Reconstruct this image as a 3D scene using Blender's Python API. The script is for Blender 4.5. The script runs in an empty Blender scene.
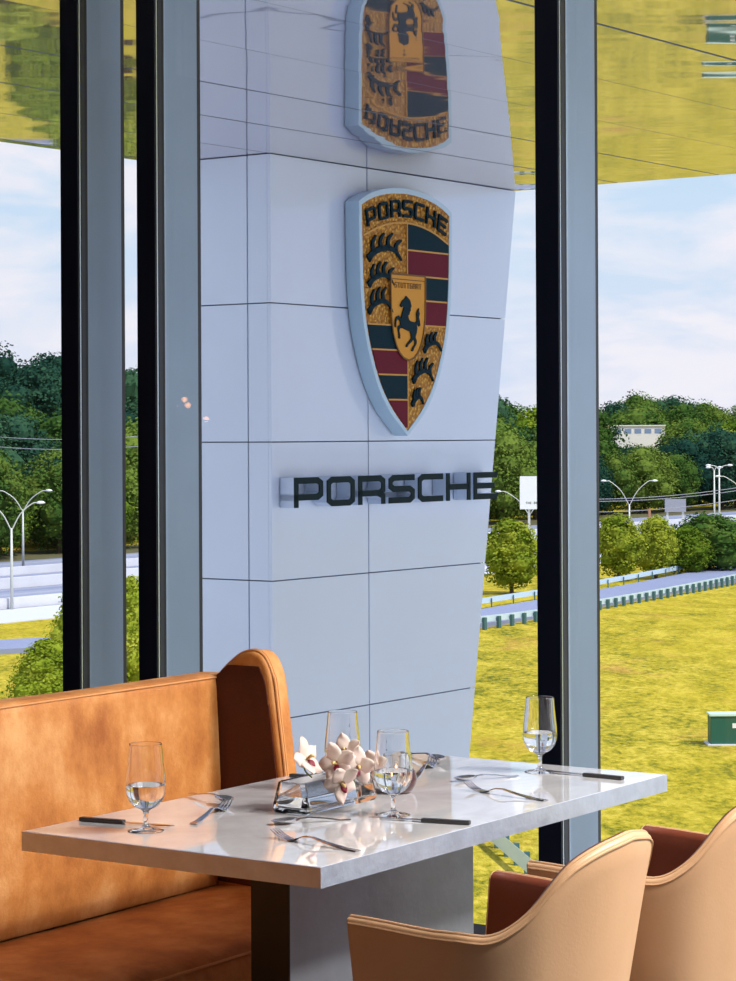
import bpy, bmesh, math, random
from mathutils import Vector, Matrix, noise
R = random.Random(7)
SC = bpy.context.scene
COL = SC.collection
PI = math.pi
EYE = 1.55
GZ = -11.5           # level of the lawn below the restaurant

# ------------------------------------------------------------------ helpers
def tag(o, label=None, cat=None, group=None, kind=None):
    if label: o['label'] = label
    if cat: o['category'] = cat
    if group: o['group'] = group
    if kind: o['kind'] = kind
    return o

def empty(name, loc=(0, 0, 0), rz=0.0, parent=None):
    o = bpy.data.objects.new(name, None)
    COL.objects.link(o)
    o.location = loc
    o.rotation_euler = (0, 0, rz)
    o.empty_display_size = .1
    if parent: o.parent = parent
    return o

def copy_tree(o, parent=None):
    c = o.copy()
    COL.objects.link(c)
    if parent: c.parent = parent
    for ch in list(o.children):
        copy_tree(ch, c)
    return c

class MB:
    """collects shapes, then links them as one mesh object"""
    def __init__(s):
        s.v = []; s.f = []; s.mi = []; s.m = 0
    def add(s, vs, fs):
        k = len(s.v)
        s.v += [tuple(v) for v in vs]
        s.f += [tuple(i + k for i in f) for f in fs]
        s.mi += [s.m] * len(fs)
        return s
    def box(s, a, b, M=None):
        (x0, y0, z0), (x1, y1, z1) = a, b
        vs = [Vector(p) for p in ((x0,y0,z0),(x1,y0,z0),(x1,y1,z0),(x0,y1,z0),(x0,y0,z1),(x1,y0,z1),(x1,y1,z1),(x0,y1,z1))]
        if M: vs = [M @ v for v in vs]
        return s.add(vs, [(0,3,2,1),(4,5,6,7),(0,1,5,4),(1,2,6,5),(2,3,7,6),(3,0,4,7)])
    def prism(s, poly, d0, d1, f):
        """polygon of 2D points, from depth d0 to d1; f(x, y, d) -> 3D"""
        n = len(poly)
        vs = [f(x, y, d0) for x, y in poly] + [f(x, y, d1) for x, y in poly]
        fs = [tuple(range(n - 1, -1, -1)), tuple(range(n, 2 * n))]
        fs += [(i, (i + 1) % n, n + (i + 1) % n, n + i) for i in range(n)]
        return s.add(vs, fs)
    def tube(s, pts, r, n=8, cap=True, flat=1.0):
        pts = [Vector(p) for p in pts]
        rs = r if isinstance(r, (list, tuple)) else [r] * len(pts)
        vs = []; fs = []
        prev = None
        for i, p in enumerate(pts):
            t = (pts[min(i + 1, len(pts) - 1)] - pts[max(i - 1, 0)]).normalized()
            if prev is None:
                up = Vector((0, 0, 1)) if abs(t.z) < .9 else Vector((1, 0, 0))
                x = t.cross(up).normalized()
            else:
                x = (prev - t * prev.dot(t)).normalized()
            prev = x
            y = x.cross(t)
            for k in range(n):
                a = 2 * PI * k / n
                vs.append(p + x * math.cos(a) * rs[i] + y * math.sin(a) * rs[i] * flat)
        for i in range(len(pts) - 1):
            for k in range(n):
                a = i * n + k; b = i * n + (k + 1) % n
                fs.append((a, b, b + n, a + n))
        if cap:
            fs.append(tuple(range(n - 1, -1, -1)))
            fs.append(tuple(range((len(pts) - 1) * n, len(pts) * n)))
        return s.add(vs, fs)
    def lathe(s, prof, n=32, c=(0, 0, 0)):
        vs = []; fs = []; rings = []
        for r, z in prof:
            if r < 1e-6:
                rings.append([len(vs)]); vs.append((c[0], c[1], c[2] + z))
            else:
                rings.append(list(range(len(vs), len(vs) + n)))
                for k in range(n):
                    a = 2 * PI * k / n
                    vs.append((c[0] + r * math.cos(a), c[1] + r * math.sin(a), c[2] + z))
        for A, B in zip(rings, rings[1:]):
            if len(A) == 1 and len(B) == 1: continue
            for k in range(n):
                k2 = (k + 1) % n
                if len(A) == 1: fs.append((A[0], B[k2], B[k]))
                elif len(B) == 1: fs.append((A[k], A[k2], B[0]))
                else: fs.append((A[k], A[k2], B[k2], B[k]))
        return s.add(vs, fs)
    def build(s, name, mats, parent=None, smooth=False, bevel=0, bseg=2, auto=None, recalc=True, sub=0):
        me = bpy.data.meshes.new(name)
        me.from_pydata(s.v, [], s.f)
        if not isinstance(mats, (list, tuple)): mats = [mats]
        for m in mats: me.materials.append(m)
        me.polygons.foreach_set('material_index', s.mi)
        me.update()
        if recalc:
            bm = bmesh.new(); bm.from_mesh(me)
            bmesh.ops.recalc_face_normals(bm, faces=bm.faces)
            bm.to_mesh(me); bm.free()
        if smooth:
            me.polygons.foreach_set('use_smooth', [True] * len(me.polygons))
        if smooth and auto:
            me.set_sharp_from_angle(angle=math.radians(auto))
        o = bpy.data.objects.new(name, me)
        COL.objects.link(o)
        if parent: o.parent = parent
        if bevel:
            md = o.modifiers.new('bevel', 'BEVEL'); md.width = bevel; md.segments = bseg
            md.limit_method = 'ANGLE'; md.angle_limit = math.radians(40)
        if sub:
            md = o.modifiers.new('sub', 'SUBSURF'); md.levels = sub; md.render_levels = sub
        return o

def spline(P, n):
    """Catmull-Rom through the points, n steps a span"""
    P = [Vector(p) for p in P]
    out = []
    for i in range(len(P) - 1):
        a = P[i - 1] if i else P[0] * 2 - P[1]
        b, c = P[i], P[i + 1]
        d = P[i + 2] if i + 2 < len(P) else P[-1] * 2 - P[-2]
        for k in range(n):
            t = k / n
            out.append(.5 * ((2*b) + (-a + c)*t + (2*a - 5*b + 4*c - d)*t*t + (-a + 3*b - 3*c + d)*t**3))
    out.append(P[-1])
    return out

def lerp_table(tab, x):
    if x <= tab[0][0]: return tab[0][1]
    for (x0, y0), (x1, y1) in zip(tab, tab[1:]):
        if x <= x1: return y0 + (y1 - y0) * (x - x0) / (x1 - x0)
    return tab[-1][1]

def sstep(a, b, x):
    t = min(1, max(0, (x - a) / (b - a)))
    return t * t * (3 - 2 * t)

# ------------------------------------------------------------------ materials
class NT:
    def __init__(s, name):
        s.m = bpy.data.materials.new(name); s.m.use_nodes = True
        s.t = s.m.node_tree; s.t.nodes.clear()
        s.out = s.n('ShaderNodeOutputMaterial')
    def n(s, ty, **kw):
        nd = s.t.nodes.new(ty)
        for k, v in kw.items():
            if k in nd.inputs.keys(): nd.inputs[k].default_value = v
            else: setattr(nd, k, v)
        return nd
    def l(s, a, b): s.t.links.new(a, b)

def rgb(r, g, b):
    f = lambda c: (c / 255 / 12.92) if c / 255 <= .04045 else ((c / 255 + .055) / 1.055) ** 2.4
    return (f(r), f(g), f(b), 1)

def mat(name, col, rough=.5, metal=0, spec=.5, coat=0, coat_rough=.05, bump=0, bscale=50, var=0, vscale=8, sheen=0, aniso=None, emit=None, estr=0, rvar=0, object_coords=True):
    t = NT(name)
    p = t.n('ShaderNodeBsdfPrincipled')
    if len(col) == 3: col = (*col, 1)
    p.inputs['Base Color'].default_value = col
    p.inputs['Roughness'].default_value = rough
    p.inputs['Metallic'].default_value = metal
    p.inputs['Specular IOR Level'].default_value = spec
    p.inputs['Coat Weight'].default_value = coat
    p.inputs['Coat Roughness'].default_value = coat_rough
    p.inputs['Sheen Weight'].default_value = sheen
    if emit:
        p.inputs['Emission Color'].default_value = emit
        p.inputs['Emission Strength'].default_value = estr
    t.l(p.outputs[0], t.out.inputs[0])
    tc = t.n('ShaderNodeTexCoord')
    co = tc.outputs['Object']
    if aniso:
        mp = t.n('ShaderNodeMapping'); mp.inputs['Scale'].default_value = aniso
        t.l(co, mp.inputs[0]); co = mp.outputs[0]
    if var:
        nz = t.n('ShaderNodeTexNoise', Scale=vscale, Detail=5.0, Roughness=.6)
        t.l(co, nz.inputs['Vector'])
        mx = t.n('ShaderNodeMix', data_type='RGBA')
        a = tuple(c * (1 - var) for c in col[:3]) + (1,); b = tuple(min(1, c * (1 + var)) for c in col[:3]) + (1,)
        mx.inputs[6].default_value = a; mx.inputs[7].default_value = b
        rp = t.n('ShaderNodeMapRange'); rp.inputs[1].default_value = .3; rp.inputs[2].default_value = .7
        t.l(nz.outputs[0], rp.inputs[0]); t.l(rp.outputs[0], mx.inputs[0]); t.l(mx.outputs[2], p.inputs['Base Color'])
        if rvar:
            r2 = t.n('ShaderNodeMapRange'); r2.inputs[3].default_value = max(0, rough - rvar); r2.inputs[4].default_value = rough + rvar
            t.l(nz.outputs[0], r2.inputs[0]); t.l(r2.outputs[0], p.inputs['Roughness'])
    if bump:
        nb = t.n('ShaderNodeTexNoise', Scale=bscale, Detail=4.0)
        t.l(co, nb.inputs['Vector'])
        bp = t.n('ShaderNodeBump'); bp.inputs['Strength'].default_value = bump; bp.inputs['Distance'].default_value = .01
        t.l(nb.outputs[0], bp.inputs['Height']); t.l(bp.outputs[0], p.inputs['Normal'])
    return t.m

def glass_mat(name, tint=(1, 1, 1, 1), ior=1.45, rough=0.0):
    t = NT(name)
    g = t.n('ShaderNodeBsdfGlass', Color=tint, Roughness=rough, IOR=ior)
    t.l(g.outputs[0], t.out.inputs[0])
    return t.m

def pane_mat(name, tint=(.97, .985, .99, 1), ior=1.5):
    """thin window glass: lets light through and mirrors by its angle"""
    t = NT(name)
    tr = t.n('ShaderNodeBsdfTransparent'); tr.inputs[0].default_value = tint
    gl = t.n('ShaderNodeBsdfGlossy'); gl.inputs['Roughness'].default_value = 0.0
    fr = t.n('ShaderNodeFresnel')
    ge = t.n('ShaderNodeNewGeometry'); mr = t.n('ShaderNodeMapRange')
    mr.inputs[3].default_value = ior; mr.inputs[4].default_value = 1 / ior     # same mirror strength from both sides
    t.l(ge.outputs['Backfacing'], mr.inputs[0]); t.l(mr.outputs[0], fr.inputs['IOR'])
    mx = t.n('ShaderNodeMixShader')
    t.l(fr.outputs[0], mx.inputs[0]); t.l(tr.outputs[0], mx.inputs[1]); t.l(gl.outputs[0], mx.inputs[2])
    t.l(mx.outputs[0], t.out.inputs[0])
    return t.m

def leaf_mat(name, c1, c2, c3):
    t = NT(name)
    tc = t.n('ShaderNodeTexCoord'); oi = t.n('ShaderNodeObjectInfo')
    nz = t.n('ShaderNodeTexNoise', Scale=.55, Detail=3.0); t.l(tc.outputs['Object'], nz.inputs['Vector'])
    ad = t.n('ShaderNodeMath', operation='MULTIPLY_ADD')
    t.l(oi.outputs['Random'], ad.inputs[0]); ad.inputs[1].default_value = .55
    t.l(nz.outputs[0], ad.inputs[2])
    rp = t.n('ShaderNodeValToRGB')
    e = rp.color_ramp.elements
    e[0].position = .38; e[0].color = c1; e[1].position = 1.05 if False else 1.0; e[1].color = c3
    m = e.new(.72); m.color = c2
    t.l(ad.outputs[0], rp.inputs[0])
    d = t.n('ShaderNodeBsdfDiffuse'); tl = t.n('ShaderNodeBsdfTranslucent')
    t.l(rp.outputs[0], d.inputs[0]); t.l(rp.outputs[0], tl.inputs[0])
    mx = t.n('ShaderNodeMixShader'); mx.inputs[0].default_value = .15
    t.l(d.outputs[0], mx.inputs[1]); t.l(tl.outputs[0], mx.inputs[2]); t.l(mx.outputs[0], t.out.inputs[0])
    return t.m

def leather_mat(name, dark, mid, light, rough=.5, scale=3.0, bump=.15, sheen=.3):
    """mottled leather with fine grain"""
    t = NT(name)
    p = t.n('ShaderNodeBsdfPrincipled'); p.inputs['Roughness'].default_value = rough
    p.inputs['Sheen Weight'].default_value = sheen; p.inputs['Sheen Roughness'].default_value = .4
    p.inputs['Sheen Tint'].default_value = light
    tc = t.n('ShaderNodeTexCoord')
    n1 = t.n('ShaderNodeTexNoise', Scale=scale, Detail=6.0, Roughness=.65)
    mp = t.n('ShaderNodeMapping'); mp.inputs['Scale'].default_value = (1, 1, .7)
    t.l(tc.outputs['Object'], mp.inputs[0]); t.l(mp.outputs[0], n1.inputs['Vector'])
    rp = t.n('ShaderNodeValToRGB'); e = rp.color_ramp.elements
    e[0].position = .3; e[0].color = dark; e[1].position = .72; e[1].color = light
    m = e.new(.5); m.color = mid
    t.l(n1.outputs[0], rp.inputs[0]); t.l(rp.outputs[0], p.inputs['Base Color'])
    n2 = t.n('ShaderNodeTexNoise', Scale=160.0, Detail=3.0); t.l(tc.outputs['Object'], n2.inputs['Vector'])
    bp = t.n('ShaderNodeBump'); bp.inputs['Strength'].default_value = bump; bp.inputs['Distance'].default_value = .004
    t.l(n2.outputs[0], bp.inputs['Height']); t.l(bp.outputs[0], p.inputs['Normal'])
    t.l(p.outputs[0], t.out.inputs[0])
    return t.m

def grass_mat():
    t = NT('lawn_grass')
    p = t.n('ShaderNodeBsdfPrincipled'); p.inputs['Roughness'].default_value = .9; p.inputs['Specular IOR Level'].default_value = .1
    tc = t.n('ShaderNodeTexCoord')
    def nz(scale, det, rough, sx=1, sy=1):
        mp = t.n('ShaderNodeMapping'); mp.inputs['Scale'].default_value = (sx, sy, 1)
        t.l(tc.outputs['Object'], mp.inputs[0])
        n = t.n('ShaderNodeTexNoise', Scale=scale, Detail=det, Roughness=rough); t.l(mp.outputs[0], n.inputs['Vector'])
        return n.outputs[0]
    big = nz(.06, 4.0, .6, 1, .6); mid = nz(.55, 5.0, .7, 1, .45); fine = nz(3.2, 4.0, .75, 1, .5)
    r1 = t.n('ShaderNodeValToRGB'); e = r1.color_ramp.elements
    e[0].position = .41; e[0].color = GRASS[0]; e[1].position = .63; e[1].color = GRASS[2]
    e.new(.5).color = GRASS[1]
    a = t.n('ShaderNodeMath', operation='MULTIPLY_ADD'); t.l(mid, a.inputs[0]); a.inputs[1].default_value = .5
    b = t.n('ShaderNodeMath', operation='MULTIPLY_ADD'); t.l(fine, b.inputs[0]); b.inputs[1].default_value = .55; 
    t.l(a.outputs[0], b.inputs[2]); a.inputs[2].default_value = 0
    t.l(b.outputs[0], r1.inputs[0])
    # dry reddish patches
    r2 = t.n('ShaderNodeMapRange'); r2.inputs[1].default_value = .56; r2.inputs[2].default_value = .72; r2.inputs[4].default_value = .55
    t.l(nz(.16, 5.0, .7, 1, .5), r2.inputs[0])
    mx = t.n('ShaderNodeMix', data_type='RGBA'); mx.inputs[7].default_value = GRASS[3]
    t.l(r2.outputs[0], mx.inputs[0]); t.l(r1.outputs[0], mx.inputs[6])
    r3 = t.n('ShaderNodeMapRange'); r3.inputs[1].default_value = .45; r3.inputs[2].default_value = .7; r3.inputs[4].default_value = .6
    t.l(big, r3.inputs[0])
    m2 = t.n('ShaderNodeMix', data_type='RGBA'); m2.inputs[7].default_value = GRASS[4]
    t.l(r3.outputs[0], m2.inputs[0]); t.l(mx.outputs[2], m2.inputs[6])
    t.l(m2.outputs[2], p.inputs['Base Color'])
    bp = t.n('ShaderNodeBump'); bp.inputs['Strength'].default_value = .55; bp.inputs['Distance'].default_value = .25
    t.l(fine, bp.inputs['Height']); t.l(bp.outputs[0], p.inputs['Normal'])
    t.l(p.outputs[0], t.out.inputs[0])
    return t.m
GRASS = [rgb(92, 102, 26), rgb(164, 150, 34), rgb(210, 188, 72), rgb(192, 128, 84), rgb(192, 170, 36)]

def road_mat(name, c, band, bands):
    """concrete lanes with long wheel streaks along local x"""
    t = NT(name)
    p = t.n('ShaderNodeBsdfPrincipled'); p.inputs['Roughness'].default_value = .8
    tc = t.n('ShaderNodeTexCoord')
    mp = t.n('ShaderNodeMapping'); mp.inputs['Scale'].default_value = (.01, bands, 1)
    t.l(tc.outputs['Object'], mp.inputs[0])
    n = t.n('ShaderNodeTexNoise', Scale=1.0, Detail=4.0); t.l(mp.outputs[0], n.inputs['Vector'])
    mx = t.n('ShaderNodeMix', data_type='RGBA'); mx.inputs[6].default_value = c; mx.inputs[7].default_value = band
    r = t.n('ShaderNodeMapRange'); r.inputs[1].default_value = .35; r.inputs[2].default_value = .65
    t.l(n.outputs[0], r.inputs[0]); t.l(r.outputs[0], mx.inputs[0]); t.l(mx.outputs[2], p.inputs['Base Color'])
    t.l(p.outputs[0], t.out.inputs[0])
    return t.m

def marble_mat():
    t = NT('polished_pale_stone')
    p = t.n('ShaderNodeBsdfPrincipled'); p.inputs['Roughness'].default_value = .035
    p.inputs['IOR'].default_value = 1.6
    p.inputs['Coat Weight'].default_value = .6; p.inputs['Coat Roughness'].default_value = .02
    tc = t.n('ShaderNodeTexCoord')
    n1 = t.n('ShaderNodeTexNoise', Scale=3.5, Detail=7.0, Roughness=.6, Distortion=1.2); t.l(tc.outputs['Object'], n1.inputs['Vector'])
    rp = t.n('ShaderNodeValToRGB'); e = rp.color_ramp.elements
    e[0].position = .3; e[0].color = rgb(208, 205, 206); e[1].position = .7; e[1].color = rgb(242, 241, 243)
    t.l(n1.outputs[0], rp.inputs[0]); t.l(rp.outputs[0], p.inputs['Base Color'])
    t.l(p.outputs[0], t.out.inputs[0])
    return t.m

def soffit_mat():
    t = NT('polished_metal_soffit')
    p = t.n('ShaderNodeBsdfPrincipled'); p.inputs['Metallic'].default_value = .85; p.inputs['Roughness'].default_value = .025
    p.inputs['Base Color'].default_value = (.60, .57, .64, 1)
    tc = t.n('ShaderNodeTexCoord')
    mp = t.n('ShaderNodeMapping'); mp.inputs['Scale'].default_value = (.5, 1.6, 1)
    t.l(tc.outputs['Object'], mp.inputs[0])
    n1 = t.n('ShaderNodeTexNoise', Scale=.9, Detail=1.5); t.l(mp.outputs[0], n1.inputs['Vector'])
    bp = t.n('ShaderNodeBump'); bp.inputs['Strength'].default_value = 1.0; bp.inputs['Distance'].default_value = .005
    t.l(n1.outputs[0], bp.inputs['Height']); t.l(bp.outputs[0], p.inputs['Normal'])
    t.l(p.outputs[0], t.out.inputs[0])
    return t.m

M = dict(
    black=mat('black_aluminium', (.004, .006, .016), .35, spec=.4),
    dark=mat('navy_gasket', (.012, .018, .035), .3),
    alum=mat('blue_grey_aluminium', rgb(154, 174, 196), .34, metal=.2, var=.06, vscale=2),
    bright=mat('bright_aluminium', rgb(190, 205, 220), .25, metal=.8),
    pane=pane_mat('window_glass'),
    floor=mat('charcoal_carpet', rgb(70, 68, 70), .9, var=.15, vscale=40),
    paint=mat('taupe_paint', rgb(92, 84, 80), .8),
    ceil=mat('white_ceiling', rgb(228, 224, 216), .8),
    soffit=soffit_mat(),
    joint=mat('dark_joint', (.2, .22, .26), .6),
    panel=mat('white_composite_panel', rgb(222, 232, 246), .16, coat=.6, coat_rough=.03, var=.02, vscale=1.2),
    stone=marble_mat(),
    edge=mat('brushed_steel', rgb(190, 200, 220), .36, metal=.5, bump=.25, bscale=30, var=.12, vscale=16, rvar=.1),
    pedestal=mat('galvanised_steel', rgb(200, 206, 218), .42, metal=.25, var=.1, vscale=7, bump=.1, bscale=40),
    pedblack=mat('pedestal_end_black', (.004, .004, .005), .5),
    bench=leather_mat('saddle_suede', rgb(168, 94, 38), rgb(208, 134, 66), rgb(238, 176, 112), .6, 7.0, .2, .35),
    wingshade=leather_mat('shaded_suede', rgb(58, 16, 6), rgb(74, 22, 8), rgb(92, 32, 12), .6, 5.0, .2, .0),  # bench suede darkened to its tone in shade
    piping=mat('cognac_piping', rgb(222, 156, 96), .5),
    chair=leather_mat('tan_leather', rgb(212, 166, 124), rgb(218, 173, 131), rgb(224, 181, 140), .42, 2.0, .06, .1),
    chairinner=leather_mat('red_brown_leather', rgb(96, 42, 22), rgb(112, 50, 26), rgb(124, 58, 30), .45, 3.0, .08, .1),
    wood=mat('dark_wood', rgb(60, 38, 26), .45, var=.2, vscale=12),
    glass=glass_mat('clear_glass', ior=1.45),
    acrylic=glass_mat('clear_acrylic', ior=1.22),
    water=glass_mat('water', tint=(.98, .99, 1, 1), ior=1.33),
    steel=mat('polished_steel', rgb(200, 200, 205), .14, metal=1),
    handle=mat('dark_knife_handle', rgb(74, 72, 74), .4, metal=.5),
    petal=None,
    gold=None,
    signblack=mat('crest_dark_green', rgb(0, 42, 54), .5, spec=.08),
    maroon=mat('crest_maroon', rgb(108, 20, 44), .45, spec=.1),
    signframe=mat('crest_white_frame', rgb(190, 218, 232), .25, coat=.4),
    goldflat=mat('crest_flat_gold', rgb(216, 146, 26), .35, metal=.25),
    goldline=mat('crest_gold_line', rgb(206, 150, 70), .35, metal=.4),
    letterside=mat('letter_white_return', rgb(205, 218, 235), .3),
    letterface=mat('letter_dark_face', rgb(6, 36, 42), .45, spec=.1),
    concrete=mat('pale_concrete', rgb(214, 214, 222), .8, var=.08, vscale=.3),
    galv=mat('galvanised_rail', rgb(206, 228, 246), .5, metal=.2),
    postteal=mat('guardrail_post', rgb(64, 104, 110), .6),
    pole=mat('lamp_pole_grey', rgb(206, 208, 204), .5, metal=.2),
    signgrey=mat('sign_back', rgb(150, 152, 168), .6),
    signwhite=mat('white_sign', rgb(236, 238, 240), .5),
    text=mat('sign_text', rgb(40, 50, 40), .6),
    boxgreen=mat('utility_green', rgb(30, 92, 76), .5),
    whitemetal=mat('white_metal', rgb(232, 234, 236), .5),
    bark=mat('bark', rgb(96, 74, 58), .9),
    build=mat('warehouse_wall', rgb(236, 232, 232), .8),
    buildglass=mat('warehouse_window', rgb(132, 152, 190), .3),
    lamp=mat('fill_diffuser', (.9, .9, .9), .5, emit=(1, .93, .82, 1), estr=3.0),
    bulb=mat('amber_bulb', (1, .5, .2), .5, emit=(1, .42, .14, 1), estr=11),
    flame=mat('flame', (1, .6, .2), .5, emit=(1, .45, .12, 1), estr=14),
    wax=mat('wax', rgb(240, 232, 214), .5),
    bowl=mat('oxblood_glass_bowl', rgb(70, 14, 12), .08, coat=.6),
    stem=mat('orchid_stem', rgb(120, 140, 40), .5),
    lip=mat('orchid_lip', rgb(120, 14, 44), .5, var=.3, vscale=90),
    yellow=mat('orchid_column', rgb(226, 190, 120), .5),
    shrubbark=mat('pine_bark', rgb(84, 66, 52), .9),
    lower=mat('lower_facade', rgb(170, 174, 182), .5),
)
def petal_mat():
    t = NT('orchid_petal')
    p = t.n('ShaderNodeBsdfPrincipled'); p.inputs['Roughness'].default_value = .55
    p.inputs['Subsurface Weight'].default_value = .0
    tc = t.n('ShaderNodeTexCoord')
    n = t.n('ShaderNodeTexNoise', Scale=28.0, Detail=3.0); t.l(tc.outputs['Object'], n.inputs['Vector'])
    rp = t.n('ShaderNodeValToRGB'); e = rp.color_ramp.elements
    e[0].position = .35; e[0].color = rgb(252, 240, 230); e[1].position = .8; e[1].color = rgb(244, 214, 204)
    t.l(n.outputs[0], rp.inputs[0]); t.l(rp.outputs[0], p.inputs['Base Color'])
    tl = t.n('ShaderNodeBsdfTranslucent'); t.l(rp.outputs[0], tl.inputs[0])
    mx = t.n('ShaderNodeMixShader'); mx.inputs[0].default_value = .3
    t.l(p.outputs[0], mx.inputs[1]); t.l(tl.outputs[0], mx.inputs[2]); t.l(mx.outputs[0], t.out.inputs[0])
    return t.m
M['petal'] = petal_mat()
def gold_mat():
    t = NT('crest_hammered_gold')
    p = t.n('ShaderNodeBsdfPrincipled'); p.inputs['Roughness'].default_value = .34; p.inputs['Metallic'].default_value = .45
    tc = t.n('ShaderNodeTexCoord')
    vo = t.n('ShaderNodeTexVoronoi', Scale=30.0); t.l(tc.outputs['Object'], vo.inputs['Vector'])
    rp = t.n('ShaderNodeValToRGB'); e = rp.color_ramp.elements
    e[0].position = .05; e[0].color = rgb(240, 186, 84); e[1].position = .55; e[1].color = rgb(168, 108, 18)
    t.l(vo.outputs['Distance'], rp.inputs[0]); t.l(rp.outputs[0], p.inputs['Base Color'])
    bp = t.n('ShaderNodeBump'); bp.inputs['Strength'].default_value = .8; bp.inputs['Distance'].default_value = .02; bp.invert = True
    t.l(vo.outputs['Distance'], bp.inputs['Height']); t.l(bp.outputs[0], p.inputs['Normal'])
    t.l(p.outputs[0], t.out.inputs[0])
    return t.m
M['gold'] = gold_mat()

# ------------------------------------------------------------------ frames of reference
UA = math.atan2(.828, .561)                       # direction of the table's long side
U = Vector((math.cos(UA), math.sin(UA), 0)); V = Vector((-math.sin(UA), math.cos(UA), 0))
TB = Vector((-.0912, 4.337, 0))                   # corner of the table nearest the camera
def T(a, b, z=0.0): return TB + U * a + V * b + Vector((0, 0, z))

# ------------------------------------------------------------------ room shell
AW = 2.572     # window wall (distance from the table corner along its long side)
fl = empty('room', T(0, 0), UA); COL.objects.unlink(fl); bpy.data.objects.remove(fl)
def struct(mb, name, m, loc=None, rz=0.0, **k):
    o = mb.build(name, m, **k); o['kind'] = 'structure'
    if loc is not None: o.location = loc; o.rotation_euler = (0, 0, rz)
    return o
RB0, RB1, RA0, RA1 = -4.2, 6.5, -6.0, 2.80
struct(MB().box((RA0, RB0, -.35), (RA1, RB1, 0)), 'floor', M['floor'], T(0, 0), UA)
struct(MB().box((RA0, RB0, 3.7), (RA1, RB1, 3.9)), 'ceiling', M['ceil'], T(0, 0), UA)
struct(MB().box((RA0 - .2, RB0, 0), (RA0, RB1, 3.7)), 'wall_back', M['paint'], T(0, 0), UA)
struct(MB().box((RA0, RB1 - .2, 0), (RA1 - .3, RB1, 3.7)), 'wall_left', M['paint'], T(0, 0), UA)
struct(MB().box((RA0 + .5, RB0 + .5, GZ), (RA1 - 1.2, RB1 - .5, -.35)), 'wall_lower', M['lower'], T(0, 0), UA)

struct(MB().box((RA0, RB0, 0), (1.12, RB0 + .2, 3.7)), 'wall_right', M['paint'], T(0, 0), UA)
def mullion(b, parent, a0=AW, name='mullion', rot=False):
    """deep post: black inner profile, gasket lines, pale outer fin. its right-hand corner is at b"""
    f = (lambda x0, y0, x1, y1: ((x0, y0, .0), (x1, y1, 3.7)))
    b -= .0075
    m = MB(); m.box(*f(a0, b, a0 + .005, b + .078)); m.box(*f(a0 + .005, b + .001, a0 + .052, b + .077))
    o = m.build(name, M['black'], parent)
    g = MB(); g.box(*f(a0 + .017, b - .0015, a0 + .036, b + .0795)); g.build('gasket', M['dark'], o)
    h = MB(); h.box(*f(a0 + .007, b - .002, a0 + .013, b + .080)); h.build('glazing_strip', M['bright'], o)
    k = MB(); k.box(*f(a0 + .052, b + .001, a0 + .232, b + .077)); k.build('outer_fin', M['alum'], o, bevel=.002)
    e = MB(); e.box(*f(a0 + .232, b + .002, a0 + .250, b + .076)); e.build('fin_edge', M['dark'], o)
    return o
posts = [-.593 - 1.545, -.593, .952, 2.497, 2.837, 4.382, 5.9]
posts = [-3.683, -2.138, -.593, .952, 2.497, 2.837, 4.382, 5.927]
for i in range(len(posts)):
    w = empty('window_%d' % (i + 1), T(0, 0), UA); w['kind'] = 'structure'
    mullion(posts[i], w)
    b1 = posts[i + 1] if i + 1 < len(posts) else RB1 - .2
    MB().box((AW + .057, posts[i] + .078, .0), (AW + .063, b1, 3.7)).build('glass', M['pane'], w)
# glass wall on the right of the room
for i in range(3):
    w = empty('window_%d' % (i + 10), T(0, 0), UA); w['kind'] = 'structure'
    a0 = 1.12 + i * .56
    MB().box((a0, RB0 + .02, 0), (a0 + .078, RB0 + .25, 3.7)).build('mullion', M['black'], w)
    MB().box((a0 + .078, RB0 + .1, 0), (a0 + .56, RB0 + .106, 3.7)).build('glass', M['pane'], w)

# ------------------------------------------------------------------ soffit of the roof overhang
SA = math.radians(53.5)
SU = Vector((math.cos(SA), math.sin(SA), 0)); SV = Vector((-math.sin(SA), math.cos(SA), 0))
def build_soffit():
    q_edge, p_edge, w = 12.37, 17.55, .98
    # inner edge follows the window line
    def p_in(q):
        # point on window line (a = AW+.24) with given q
        P0 = T(AW + .235, 0); d = V
        t = (q - P0.dot(SV)) / d.dot(SV)
        return (P0 + d * t).dot(SU)
    mb = MB()
    q1 = q_edge; k = 0
    qs = [q_edge] ; q = 6.37 + .98 * 6
    while q > -14: qs.append(q); q -= w
    qs.append(q)
    rr = random.Random(3)
    for qa, qb in zip(qs, qs[1:]):
        if qa - qb < .05: continue
        g = .010
        tilt = rr.uniform(-.004, .004)
        pa, pb = p_in(qa), p_in(qb)
        poly = [(pb, qb + g), (p_edge, qb + g), (p_edge, qa - g), (pa, qa - g)]
        z = [3.7, 3.7, 3.7 + tilt, 3.7 + tilt]
        vs = [SU * p + SV * q + Vector((0, 0, zz)) for (p, q), zz in zip(poly, z)]
        vs += [v + Vector((0, 0, .03)) for v in vs]
        mb.m = 0; mb.add(vs, [(0, 1, 2, 3)]); mb.m = 1; mb.add(vs, [(7, 6, 5, 4), (0, 4, 5, 1), (1, 5, 6, 2), (2, 6, 7, 3), (3, 7, 4, 0)])
    o = mb.build('ceiling_overhang', [M['soffit'], M['joint']]); o['kind'] = 'structure'
    ql = qs[-1]
    r = MB()
    poly = [(p_in(ql), ql), (p_edge - .01, ql), (p_edge - .01, q_edge - .01), (p_in(q_edge), q_edge - .01)]
    r.prism(poly, 3.733, 4.1, lambda x, y, d: SU * x + SV * y + Vector((0, 0, d)))
    o2 = r.build('roof_slab', M['joint']); o2['kind'] = 'structure'
build_soffit()

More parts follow.
